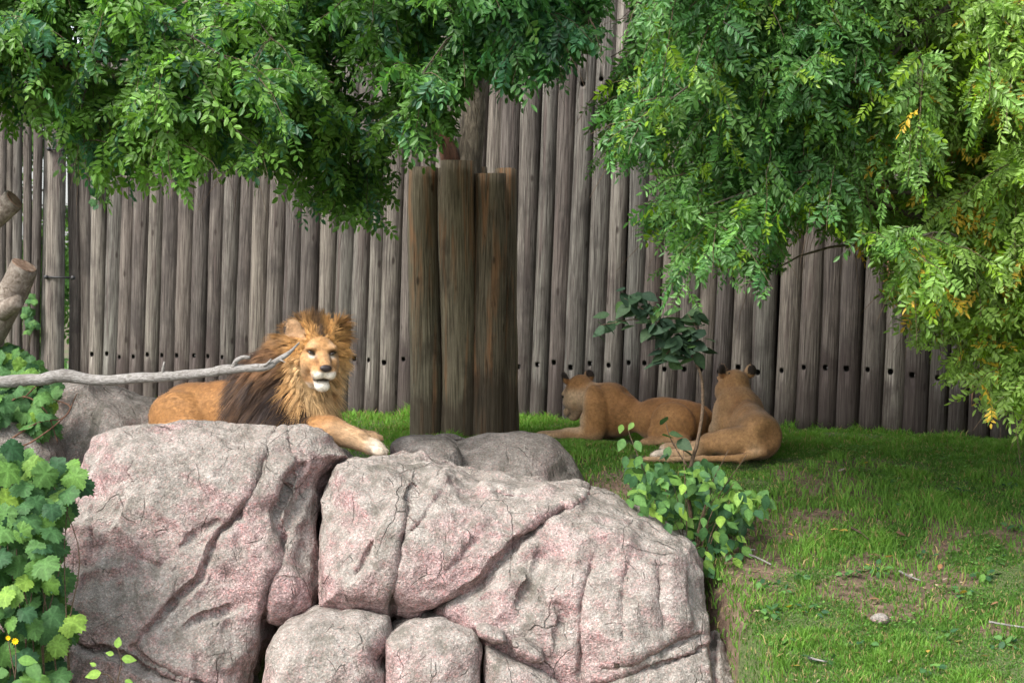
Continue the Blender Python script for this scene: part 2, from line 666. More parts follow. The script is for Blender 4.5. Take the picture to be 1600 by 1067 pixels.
M['leaf'] = mat_attr('tree_leaf', 0.42, 0.45, 0.5, 0.12, 12.0)
M['vine'] = mat_attr('vine_leaf', 0.6, 0.3, 0.2, 0.15, 60.0, 0.25)
M['grass'] = mat_attr('grass_blade', 0.6, 0.3, 0.25, 0.1, 5.0)
M['fur'] = mat_attr('lion_fur', 0.75, 0.0, 0.15, 0.2, 38.0, 0.0, 0.12)
M['hair'] = mat_attr('mane_hair', 0.6, 0.0, 0.25, 0.16, 22.0, 0.0, 0.08)
M['attr'] = mat_attr('plain_attr', 0.85, 0.0, 0.2, 0.15, 40.0)

m, nt, b = new_mat('lion_eye')
b.inputs['Base Color'].default_value = (0.02, 0.013, 0.008, 1)
b.inputs['Roughness'].default_value = 0.15
M['eye'] = m
m, nt, b = new_mat('lion_nose')
b.inputs['Base Color'].default_value = (0.028, 0.02, 0.019, 1)
b.inputs['Roughness'].default_value = 0.45
M['nose'] = m


def mat_bark(name, c1, c2, c3, scale=(30, 30, 6)):
    m, nt, b = new_mat(name)
    tc = N(nt, 'ShaderNodeTexCoord').outputs['Object']
    g = noise_n(nt, mapping(nt, tc, scale), 1.0, 5, 0.65, 0.8)
    g2 = noise_n(nt, tc, 5.0, 4, 0.6)
    base = ramp(nt, g, [(0.32, c1), (0.5, c2), (0.7, c3)])
    base = mixc(nt, ramp(nt, g2, [(0.5, (0, 0, 0)), (0.7, (0.6, 0.6, 0.6))]), base, c1)
    nt.links.new(base, b.inputs['Base Color'])
    b.inputs['Roughness'].default_value = 0.9
    bump_n(nt, b, g, 0.9, 0.02)
    return m


M['bark'] = mat_bark('tree_bark', (0.04, 0.034, 0.025), (0.12, 0.10, 0.072), (0.23, 0.20, 0.15))
M['bark_red'] = mat_bark('reddish_bark', (0.04, 0.02, 0.012), (0.12, 0.055, 0.03), (0.2, 0.1, 0.06))
M['twig'] = mat_bark('twig_bark', (0.05, 0.03, 0.02), (0.12, 0.08, 0.05), (0.2, 0.13, 0.08), (40, 40, 40))
M['deadwood'] = mat_bark('dead_grey_wood', (0.13, 0.115, 0.10), (0.27, 0.255, 0.24), (0.42, 0.40, 0.38), (22, 60, 60))
M['cutwood'] = mat_bark('cut_log_wood', (0.10, 0.075, 0.055), (0.24, 0.20, 0.165), (0.40, 0.36, 0.31), (20, 20, 20))
M['cutface'] = mat_bark('sawn_end', (0.16, 0.09, 0.06), (0.30, 0.19, 0.13), (0.42, 0.33, 0.26), (14, 14, 14))

m, nt, b = new_mat('soil_and_turf')
pos = N(nt, 'ShaderNodeNewGeometry').outputs['Position']
g1 = noise_n(nt, pos, 1.3, 5, 0.6)
g2 = noise_n(nt, pos, 14.0, 4, 0.7)
dirt = ramp(nt, g2, [(0.3, (0.06, 0.038, 0.026)), (0.55, (0.13, 0.085, 0.058)), (0.75, (0.23, 0.165, 0.115))])
g5 = noise_n(nt, pos, 60.0, 3, 0.7)
turf = ramp(nt, g5, [(0.35, (0.035, 0.05, 0.014)), (0.5, (0.065, 0.095, 0.025)), (0.65, (0.11, 0.12, 0.05))])
soil_a = N(nt, 'ShaderNodeVertexColor', layer_name='Col').outputs['Color']
sf = mathn(nt, 'ADD', soil_a, mathn(nt, 'MULTIPLY', mathn(nt, 'SUBTRACT', g1, 0.5), 0.9))
nt.links.new(mixc(nt, ramp(nt, sf, [(0.22, (0, 0, 0)), (0.45, (1, 1, 1))]), turf, dirt), b.inputs['Base Color'])
b.inputs['Roughness'].default_value = 0.95
bump_n(nt, b, g2, 0.8, 0.03)
M['ground'] = m

# ------------------------------------------------------------------ ground
def axis(a, b, fine, lo, hi, coarse):
    return np.unique(np.round(np.concatenate([np.geomspace(1, lo - a + 1, 14)[::-1] * -1 + lo + 1, np.arange(lo, hi, fine), np.geomspace(1, b - hi + 1, 14) + hi - 1]), 4))


xs = axis(-300, 300, 0.12, -8, 8, 1)
ys = axis(-60, 600, 0.12, 9, 27, 1)
X, Y = np.meshgrid(xs, ys, indexing='ij')
Z = ground_z(X, Y)
V = np.stack([X, Y, Z], -1).reshape(-1, 3)
near = (np.abs(V[:, 0]) < 8) & (V[:, 1] > 9) & (V[:, 1] < 27)
V[near, 2] += 0.02 * fbm(V[near] * [1, 1, 0], 0.5, 3, 3)
n1, n2 = len(xs), len(ys)
i, j = np.meshgrid(np.arange(n1 - 1), np.arange(n2 - 1), indexing='ij')
F = np.stack([i * n2 + j, (i + 1) * n2 + j, (i + 1) * n2 + j + 1, i * n2 + j + 1], -1).reshape(-1, 4)
soil = np.full((len(V), 3), 0.35)
soil[near] = bare_soil(V[near, 0], V[near, 1])[0][:, None]
tag(link('ground', np_mesh('ground', V, F, M['ground'], soil)), kind='structure')

# ------------------------------------------------------------------ palisade fence of round poles
def boolean_cut(me, cutter_me):
    a = link('tmp_a', me)
    c = link('tmp_c', cutter_me)
    md = a.modifiers.new('b', 'BOOLEAN')
    md.operation = 'DIFFERENCE'
    md.object = c
    md.solver = 'EXACT'
    md.material_mode = 'TRANSFER'
    dg = bpy.context.evaluated_depsgraph_get()
    dg.update()
    out = bpy.data.meshes.new_from_object(a.evaluated_get(dg))
    bpy.data.objects.remove(a)
    bpy.data.objects.remove(c)
    return out


def pole_mesh(name, r, H, seed, holes, mat, ns=18, nr=26, hole_r=0.027):
    """a round pole standing on z=0 (sunk 0.15), holes bored into its -Y side at given heights"""
    z = np.linspace(-0.15, H, nr)
    t = (z + 0.15) / (H + 0.15)
    rs = np.random.default_rng(seed)
    cx = 0.012 * np.sin(t * rs.uniform(2, 6) + rs.uniform(0, 6))
    cy = 0.010 * np.sin(t * rs.uniform(2, 6) + rs.uniform(0, 6))
    path = np.stack([cx, cy, z], 1)
    rr = r * (1.03 - 0.08 * t) * (1 + 0.02 * np.sin(t * 9 + seed))
    V, F = tube(path, rr, ns)
    c = np.concatenate([np.repeat(path, ns, 0), path[[0, -1]]])
    d = V - c
    k = 1 + 0.05 * vnoise(V * [1, 1, 0.22] + seed * 3.1, 0.09, seed)
    V = c + d * k[:, None]
    me = np_mesh(name, V, F, mat)
    if holes:
        mb = MB()
        for hz in holes:
            ci = np.interp(hz, z, cx)
            y0 = -r * 1.3
            p = np.array([[ci, y0, hz], [ci, -r * 0.25, hz]])
            mb.add(*tube(p, [hole_r, hole_r], 12))
        cm = mb.mesh('cut', M['hole'], False)
        me2 = boolean_cut(me, cm)
        bpy.data.meshes.remove(me)
        me = me2
        me.name = name
    # sawn pole tops and bores stay flat-shaded through sharp edges
    return me


FA, FB = np.array([-5.10, 24.05]), np.array([3.97, 19.0])
FD = (FB - FA) / np.linalg.norm(FB - FA)
f_ang = math.atan2(FD[1], FD[0])
fence = empty('log_fence', (FA[0], FA[1], 0))
tag(fence, 'tall fence of upright weathered grey round poles behind the lions', 'fence')
LEAN = R(2.3)
rs = np.random.default_rng(21)
VAR = []
for k in range(9):
    r = 0.094 + 0.003 * k
    VAR.append((r, [pole_mesh('fence_pole', r, 6.4, 40 + k, [0.60, 3.58], M['fence'], hole_r=0.026 + 0.002 * (k % 3))]))
bolt_V, bolt_F = tube(np.array([[0, 0, 0], [0, -0.03, 0], [0, -0.034, 0]]), [0.011, 0.011, 0.008], 8)
bolt_me = np_mesh('bolt', bolt_V, bolt_F, M['bolt'], smooth=False)
s = 0.0
while s < 14.4:
    k = int(rs.integers(0, 9))
    r, ms = VAR[k]
    s += r * 0.985
    p = FA + FD * s
    g = float(ground_z(p[0], p[1]))
    o = link('pole', ms[0], fence)
    off = rs.uniform(-0.025, 0.025)
    lz = g + rs.uniform(-0.03, 0.03)
    o.location = (p[0] - FA[0] - FD[1] * off, p[1] - FA[1] + FD[0] * off, lz)
    # bores (-Y side) face the fence's camera side; lean in the fence plane
    o.rotation_euler = (Matrix.Rotation(f_ang, 3, 'Z') @ Matrix.Rotation(LEAN + rs.uniform(-.006, .006), 3, 'Y')
                        @ Matrix.Rotation(rs.uniform(-0.25, 0.12), 3, 'Z')).to_euler()
    o.scale = (1, 1, rs.uniform(0.985, 1.02))
    if rs.random() < 0.3:
        bo = link('bolt', bolt_me, o, (0.004, -r * 0.45, 0.60))
    s += r * 0.985 + (0.010 if rs.random() < 0.4 else 0.002)
# dark sheet added behind the poles so the gaps between them stay dark
nrm = np.array([-FD[1], FD[0]])
mb = MB()
c0, c1 = FA + nrm * 0.16, FA + FD * 14.4 + nrm * 0.16
q = np.array([[*c0, -0.1], [*c1, -0.1], [*c1, 6.1], [*c0, 6.1]])
q2 = q + np.array([nrm[0] * .03, nrm[1] * .03, 0])
mb.add(np.concatenate([q, q2]), np.array([[0, 1, 2, 3], [7, 6, 5, 4], [0, 4, 5, 1], [1, 5, 6, 2], [2, 6, 7, 3], [3, 7, 4, 0]]))
link('added_dark_backing', mb.mesh('added_dark_backing', M['hole'], False, (FA[0], FA[1], 0)), fence)

# older gate section beyond the fence's end
gs = empty('gate_fence', (-7.0, 25.0, 0))
tag(gs, 'darker section of narrow fence poles with a wide gate post and iron straps', 'fence')
x_of = lambda u, d=25.0: (u - 800) / FPX * d
edges = [-150, -134, -117, -101, -84, -68, -52, -36, -22, -8, 7, 18, 33, 47, 62, 75]
gv = [pole_mesh('narrow_pole', 0.066, 4.35, 70 + k, [1.98] if k == 1 else [], M['fence'], 14, 18, 0.024) for k in range(4)]
for a, b_ in zip(edges[:-1], edges[1:]):
    w = x_of(b_) - x_of(a)
    o = link('pole', gv[rs.integers(0, 4)], gs)
    x = (x_of(a) + x_of(b_)) / 2
    o.location = (x + 7.0, rs.uniform(-.04, .04), float(ground_z(x, 25.0)))
    sc = w / 0.131
    o.scale = (sc, sc, rs.uniform(0.97, 1.02))
    o.rotation_euler = (0, R(0.9), rs.uniform(-.3, .3))
gp = pole_mesh('gate_post', 0.118, 4.6, 88, [], M['fence'], 20, 20)
o = link('gate_post', gp, gs, (x_of(89) + 7.0 - 0.02, -0.04, 0.0))
o.rotation_euler = (0, R(0.8), 0)
for u, w in ((112.5, 0.165), (131, 0.18), (147, 0.17)):
    o = link('pole', gv[2], gs, (x_of(u) + 7.0, 0.12, 0.0))
    o.scale = (w / 0.132, w / 0.132, 1.0)
    o.rotation_euler = (0, R(0.25), 0.2)
for (u0, u1, v) in ((72, 114, 433), (76, 97, 233)):
    a, c = px(u0, v, 24.83), px(u1, v + 1, 24.83)
    mb = MB()
    mb.add(*tube(np.array([a, (a + c) / 2 + [0, -0.02, 0], c]), 0.012, 8))
    mb.add(*tube(np.array([a + [0, -.02, 0], a + [0, .03, 0]]), 0.027, 10))
    mb.add(*tube(np.array([c + [0, -.02, 0], c + [0, .03, 0]]), 0.027, 10))
    link('iron_strap', mb.mesh('iron_strap', M['iron'], True, (-7.0, 25.0, 0)), gs)

# strips of fresh orange wood torn open on two poles (shallow real splinters)
for (u, v0, v1, w) in ((1388, 360, 445, 0.045), (1518, 590, 632, 0.02)):
    # find distance of the fence along this ray
    a = (u - 800) / FPX
    dd = (FA[0] * FD[1] - FA[1] * FD[0]) / (a * FD[1] - FD[0])
    top, bot = px(u + 3, v0, dd - 0.115), px(u, v1, dd - 0.115)
    Vs, Fs = tube(np.array([top, top * .7 + bot * .3, top * .3 + bot * .7, bot]), [w * .35, w * .5, w * .45, w * .1], 6, True, 0.25, 4)
    mm = M.get('split')
    if not mm:
        mm = mat_bark('split_orange_wood', (0.26, 0.12, 0.06), (0.42, 0.22, 0.12), (0.52, 0.32, 0.2), (60, 60, 3))
        M['split'] = mm
    link('torn_splinter', np_mesh('torn_splinter', Vs - [FA[0], FA[1], 0], Fs, mm), fence)

# ------------------------------------------------------------------ logs round the trunk
GC = np.array([-0.47, 19.0])
guard = empty('tree_guard', (GC[0], GC[1], 0))
tag(guard, 'ring of thick upright brown logs standing round the tree trunk', 'log guard')
# u of centre, v top, distance, radius, lean px between top and bottom
logs = [(664, 662, 262, 18.78, 0.150), (716, 704, 252, 18.72, 0.168), (762, 757, 272, 18.72, 0.158), (788, 785, 263, 18.95, 0.098),
        (690, 684, 264, 19.25, 0.14), (742, 736, 262, 19.38, 0.15), (792, 780, 265, 19.3, 0.11)]
for k, (ub, ut, vt, d, r) in enumerate(logs):
    top = px(ut, vt, d)
    gz = float(ground_z((ub - 800) / FPX * d, d))
    bx = (ub - 800) / FPX * d
    H = top[2] - gz
    me = pole_mesh('guard_log', r, H, 120 + k, [], M['guard'], 22, 26)
    o = link('log', me, guard, (bx - GC[0], d - GC[1], gz))
    o.rotation_euler = (R((-0.4, 0.5, -0.3, 0.2, 0, 0, 0)[k]), math.atan2(top[0] - bx, H), k * 1.3)

# ------------------------------------------------------------------ boulders
def to_plane(pts, d):
    return np.array([px(u, v, d)[[0, 2]] for u, v in pts])


def boulder(name, label, poly_px, dn, yf, yb, Rr, lean, cracks, mat, h=0.02, drop=(0, 0, 0), amp=(0.05, 0.022, 0.007), seed=0, folds=(), zmin=None, rise=0.0):
    """poly_px: outline in photo pixels at silhouette distance dn; yf, yb front/back at the outline's top; lean: metres the
    front face comes forward per metre of depth below the top"""
    P = to_plane(poly_px, dn)
    ztop = P[:, 1].max()
    zb = P[:, 1].min()
    fw = lean * (ztop - zb)
    lo = np.array([P[:, 0].min() - 0.12, yf - fw - 0.12, zb - 0.08])
    hi = np.array([P[:, 0].max() + 0.12, yb + 0.15, ztop + 0.15 + rise])
    n = np.ceil((hi - lo) / h).astype(int) + 1
    gx = lo[0] + h * np.arange(n[0])
    gy = lo[1] + h * np.arange(n[1])
    gz = lo[2] + h * np.arange(n[2])
    # 2-D fields on the frontal (x, z) plane; z is bent per y slice afterwards, so sample on a padded z range
    zpad = max(drop[0], 0) + rise + 0.02
    gz2 = np.arange(gz[0], gz[-1] + zpad + h, h)
    Xg, Zg = np.meshgrid(gx, gz2, indexing='ij')
    d2 = poly_sdf(Xg, Zg, P)
    carve = np.zeros_like(d2)
    wob = np.stack([Xg.ravel(), np.zeros(Xg.size), Zg.ravel()], 1)
    wx = 0.03 * fbm(wob, 0.25, 3, seed + 5).reshape(Xg.shape)
    wz = 0.03 * fbm(wob, 0.25, 3, seed + 9).reshape(Xg.shape)
    for pts, w, dep in cracks:
        q = to_plane(pts, dn - 0.35)
        dl, sg, tt = line_dist(Xg + wx, Zg + wz, q)
        taper = np.clip(np.minimum(tt, 1 - tt) * 5 + 0.35, 0, 1)
        carve += 1.25 * dep * taper * np.exp(-(dl / (w * 0.85)) ** 2)
        carve += dep * 0.5 * np.exp(-(dl / (w * 4.5))) / (1 + np.exp(np.clip(-sg * dl / 0.014, -30, 30)))        # one lip lies lower than the other
    bulge = -0.16 * np.clip(-d2, 0, 0.6) / 0.6
    A = np.empty((n[0], n[1], n[2]), np.float32)
    for jy, y in enumerate(gy):
        dz = drop[0] * float(sstep(drop[1], drop[2], y)) if drop[0] else 0.0
        kz = int(round(dz / h))
        fz = slice(kz, kz + n[2])
        dd = d2[:, fz]
        zz = gz2[None, :n[2]]
        yfront = yf - lean * (ztop - zz) + bulge[:, fz]
        yy = np.maximum(yfront - y, y - yb)
        a1 = dd + Rr
        a2 = yy + Rr
        f = np.sqrt(np.maximum(a1, 0) ** 2 + np.maximum(a2, 0) ** 2) + np.minimum(np.maximum(a1, a2), 0) - Rr
        A[:, jy, :] = f + carve[:, fz] * (1.0 if y < dn + 0.5 else max(0.0, 1 - (y - dn - 0.5) * 2))
    V, F = surface_nets(A, lo, h)
    Nn = vert_normals(V, F)
    big = fbm(V, 0.7, 2, seed)
    rid = 1 - np.abs(fbm(V * [1, 1, 0.8] + big[:, None] * 0.15, 0.33, 3, seed + 3)) * 2.2
    fine = fbm(V, 0.07, 3, seed + 8)
    # broken facets: each patch of the surface tilts its own way
    rs_ = np.random.default_rng(seed + 100)
    size = hi - lo
    nc = int(max(10, size[0] * size[2] * 9))
    cc = lo + rs_.random((nc, 3)) * size
    sl_ = rs_.normal(0, 1, (nc, 3))
    best = np.full(len(V), 1e9)
    num = np.zeros(len(V))
    den = np.zeros(len(V)) + 1e-12
    Vw = V + 0.05 * np.stack([vnoise(V, 0.2, seed + 51), vnoise(V, 0.2, seed + 52), vnoise(V, 0.2, seed + 53)], 1)
    for k_ in range(nc):
        e_ = Vw - cc[k_]
        d_ = np.sqrt((e_ ** 2).sum(1))
        w_ = np.exp(-np.minimum(d_ * 42, 60))
        num += w_ * np.clip(e_ @ sl_[k_], -0.5, 0.5)
        den += w_
    facet = num / den
    V = V + Nn * (amp[0] * big + amp[1] * (rid - 0.4) + amp[2] * fine + amp[0] * 1.5 * facet)[:, None]
    base = np.array([(lo[0] + hi[0]) / 2, (yf + yb) / 2, zb])
    o = link(name, np_mesh(name, V - base, F, mat), None, base)
    tag(o, label, 'rock')
    return o, V, F


BL = [(140, 692), (165, 674), (215, 661), (300, 657), (400, 663), (470, 668), (508, 680), (533, 697), (546, 716), (522, 735),
      (500, 770), (492, 850), (490, 940), (468, 958), (430, 973), (403, 1030), (400, 1140), (98, 1140), (103, 1000), (100, 900), (108, 800), (125, 730)]
BL_c = [([(412, 690), (395, 760), (370, 810), (345, 832), (330, 862), (318, 895), (285, 930), (250, 965), (222, 1005)], 0.022, 0.075),
        ([(104, 988), (140, 1002), (178, 1003), (215, 1016), (270, 1040), (335, 1066)], 0.022, 0.09),
        ([(452, 735), (432, 800), (438, 860), (420, 915), (413, 985)], 0.025, 0.06),
        ([(225, 868), (255, 884), (268, 868)], 0.03, 0.04),
        ([(345, 815), (300, 840), (278, 860)], 0.025, 0.035),
        ([(475, 760), (445, 830), (425, 870)], 0.04, 0.04),
        ([(298, 972), (330, 955), (366, 945)], 0.025, 0.05),
        ([(205, 720), (200, 745), (210, 765)], 0.015, 0.02),
        ([(140, 780), (145, 860), (130, 930)], 0.02, 0.03),
        ([(415, 640), (440, 700), (470, 745)], 0.02, 0.025),
        ([(225, 1010), (300, 1040), (390, 1075)], 0.018, 0.05)]
boulder('boulder', 'tall pinkish grey boulder that the male lion lies on', BL, 14.7, 14.75, 17.0, 0.34, 0.42, BL_c, M['rock'], 0.0165,
        (0.30, 14.85, 15.6), (0.055, 0.034, 0.016), 1)
BR = [(545, 724), (600, 722), (650, 722), (700, 736), (745, 762), (800, 768), (900, 772), (960, 790), (1040, 824), (1085, 850), (1105, 890),
      (1113, 940), (1130, 990), (1158, 1040), (1176, 1140), (885, 1140), (872, 1068), (800, 1024), (735, 990), (690, 966), (640, 968), (600, 966),
      (540, 955), (500, 944), (494, 880), (498, 800), (506, 760), (520, 735)]
BR_c = [([(880, 808), (820, 842), (782, 880), (745, 915), (700, 945), (664, 968)], 0.035, 0.12),
        ([(640, 765), (632, 830), (620, 880), (608, 970)], 0.022, 0.07),
        ([(555, 905), (570, 880), (585, 850)], 0.03, 0.05),
        ([(745, 840), (725, 865), (708, 880)], 0.045, 0.045),
        ([(925, 880), (912, 950), (905, 1050)], 0.03, 0.05),
        ([(1095, 987), (1050, 1000), (990, 1020), (940, 1032)], 0.016, 0.055),
        ([(1108, 1006), (1040, 1028), (980, 1040), (925, 1060)], 0.016, 0.05),
        ([(1112, 925), (1117, 980), (1112, 1090)], 0.03, 0.08),
        ([(978, 895), (966, 985)], 0.035, 0.03),
        ([(862, 935), (882, 955), (862, 1000)], 0.025, 0.035),
        ([(830, 790), (790, 792), (770, 785)], 0.02, 0.025),
        ([(685, 780), (660, 815), (640, 835)], 0.02, 0.03),
        ([(1040, 880), (1020, 940), (1035, 990)], 0.04, 0.03),
        ([(845, 860), (835, 900), (815, 940)], 0.03, 0.04)]
boulder('boulder', 'long sloping pinkish grey boulder under the male lion\'s outstretched paw', BR, 14.35, 14.4, 15.75, 0.36, 0.40, BR_c, M['rock'], 0.0165,
        (0.12, 14.9, 15.5), (0.055, 0.034, 0.016), 5)
boulder('boulder', 'squat rounded boulder wedged under the gap between the two big boulders',
        [(407, 1032), (430, 988), (478, 965), (560, 966), (598, 978), (606, 1010), (600, 1150), (405, 1150)], 13.75, 13.75, 14.6, 0.22, 0.3,
        [([(515, 985), (530, 1020), (545, 1040)], 0.012, 0.02), ([(575, 1030), (600, 1060)], 0.02, 0.03)], M['rock'], 0.02, (0, 0, 0), (0.03, 0.02, 0.008), 9)
boulder('boulder', 'pink low boulder with a blunt peak beside the squat rounded one',
        [(598, 1002), (640, 978), (690, 972), (738, 988), (753, 1012), (748, 1150), (606, 1150)], 13.75, 13.75, 14.6, 0.18, 0.3,
        [([(650, 1000), (640, 1050)], 0.02, 0.02)], M['rock'], 0.02, (0, 0, 0), (0.03, 0.02, 0.008), 12)
boulder('boulder', 'low wedge boulder beneath the long slanting joint of the sloping boulder',
        [(757, 1015), (800, 1026), (850, 1050), (876, 1070), (900, 1150), (752, 1150)], 13.75, 13.75, 14.5, 0.14, 0.3,
        [], M['rock'], 0.02, (0, 0, 0), (0.025, 0.02, 0.008), 14)
boulder('stone', 'small flat stone jammed in the joint above the low wedge boulder', [(742, 982), (760, 978), (785, 990), (793, 1003), (770, 1006), (748, 996)],
        13.75, 13.72, 14.2, 0.05, 0.1, [], M['rock'], 0.015, (0, 0, 0), (0.012, 0.01, 0.006), 16)
boulder('stone', 'small oval stone jammed near the lower end of the slanting joint', [(800, 1004), (822, 1002), (846, 1018), (850, 1034), (826, 1034), (806, 1020)],
        13.75, 13.72, 14.2, 0.05, 0.1, [], M['rock'], 0.015, (0, 0, 0), (0.012, 0.01, 0.006), 18)
boulder('boulder', 'smooth dark grey boulder in front of the log-ringed tree', [(652, 700), (690, 687), (750, 684), (815, 684), (862, 697), (893, 727), (915, 765), (930, 880), (640, 880)],
        15.9, 16.0, 17.1, 0.42, 0.35, [], M['rock_back'], 0.025, (0.15, 16.2, 17.2), (0.05, 0.015, 0.006), 22)
boulder('boulder', 'flat-topped grey slab between the lion\'s paw and the smooth dark boulder', [(612, 698), (640, 690), (690, 694), (712, 706), (718, 740), (722, 850), (600, 850)],
        15.75, 15.8, 16.6, 0.12, 0.25, [], M['rock_back'], 0.02, (0, 0, 0), (0.02, 0.02, 0.006), 25)
boulder('boulder', 'rounded grey boulder under the dead branch beside the vines', [(58, 720), (75, 645), (92, 608), (118, 598), (160, 612), (215, 622), (250, 640), (266, 662), (268, 800), (55, 800)],
        16.0, 16.0, 17.0, 0.25, 0.45, [([(185, 690), (165, 720), (150, 740)], 0.03, 0.04)], M['rock_back'], 0.02, (0.1, 16.4, 17), (0.05, 0.025, 0.008), 28)
boulder('boulder', 'low dusky pink rock half covered by the leafy vines', [(-140, 700), (-60, 668), (10, 660), (60, 672), (85, 705), (110, 800), (110, 1000), (-140, 1000)],
        15.2, 15.2, 16.6, 0.3, 0.4, [([(20, 700), (50, 730)], 0.03, 0.03)], M['rock_back'], 0.025, (0, 0, 0), (0.05, 0.025, 0.008), 31)

# ------------------------------------------------------------------ lions
def ell(c, r, Rm=None, k=0.05, sub=False):
    return dict(t='e', c=np.asarray(c, float), r=np.asarray(r, float), R=None if Rm is None else np.asarray(Rm), k=k, sub=sub)


def cone(a, b, ra, rb, k=0.05, sub=False):
    return dict(t='c', a=np.asarray(a, float), b=np.asarray(b, float), ra=ra, rb=rb, k=k, sub=sub)


def chain(pts, rad, k=0.05):
    return [cone(pts[i], pts[i + 1], rad[i], rad[i + 1], k) for i in range(len(pts) - 1)]


def eval_prims(prims, h, pad=0.06):
    los, his = [], []
    for p in prims:
        if p['sub']:
            continue
        if p['t'] == 'e':
            m = p['r'].max()
            los.append(p['c'] - m)
            his.append(p['c'] + m)
        else:
            los += [p['a'] - p['ra'], p['b'] - p['rb']]
            his += [p['a'] + p['ra'], p['b'] + p['rb']]
    lo = np.min(los, 0) - pad
    hi = np.max(his, 0) + pad
    n = np.ceil((hi - lo) / h).astype(int) + 1
    F = np.full(n, 0.25, np.float32)
    for p in prims:
        mg = p['k'] + 0.09
        if p['t'] == 'e':
            m = p['r'].max()
            a, b = p['c'] - m - mg, p['c'] + m + mg
        else:
            rr = max(p['ra'], p['rb'])
            a, b = np.minimum(p['a'], p['b']) - rr - mg, np.maximum(p['a'], p['b']) + rr + mg
        i0 = np.clip(np.floor((a - lo) / h).astype(int), 0, n)
        i1 = np.clip(np.ceil((b - lo) / h).astype(int) + 1, 0, n)
        if np.any(i1 - i0 < 1):
            continue
        g = np.meshgrid(*[lo[q] + h * np.arange(i0[q], i1[q]) for q in range(3)], indexing='ij')
        P = np.stack(g, -1)
        if p['t'] == 'e':
            q = P - p['c']
            if p['R'] is not None:
                q = q @ p['R']
            k0 = np.linalg.norm(q / p['r'], axis=-1)
            k1 = np.linalg.norm(q / p['r'] ** 2, axis=-1)
            d = k0 * (k0 - 1) / np.maximum(k1, 1e-6)
        else:
            e = p['b'] - p['a']
            t = np.clip(((P - p['a']) @ e) / (e.dot(e) + 1e-9), 0, 1)
            d = np.linalg.norm(P - p['a'] - t[..., None] * e, axis=-1) - (p['ra'] + (p['rb'] - p['ra']) * t)
        sl = tuple(slice(i0[q], i1[q]) for q in range(3))
        f = F[sl]
        k = p['k']
        if p['sub']:
            hh = np.clip(0.5 - 0.5 * (f + d) / k, 0, 1)
            F[sl] = f * (1 - hh) + (-d) * hh + k * hh * (1 - hh)
        else:
            hh = np.clip(0.5 + 0.5 * (f - d) / k, 0, 1)
            F[sl] = f * (1 - hh) + d * hh - k * hh * (1 - hh)
    V, Q = surface_nets(F, lo, h)
    # keep it one piece
    return V, Q


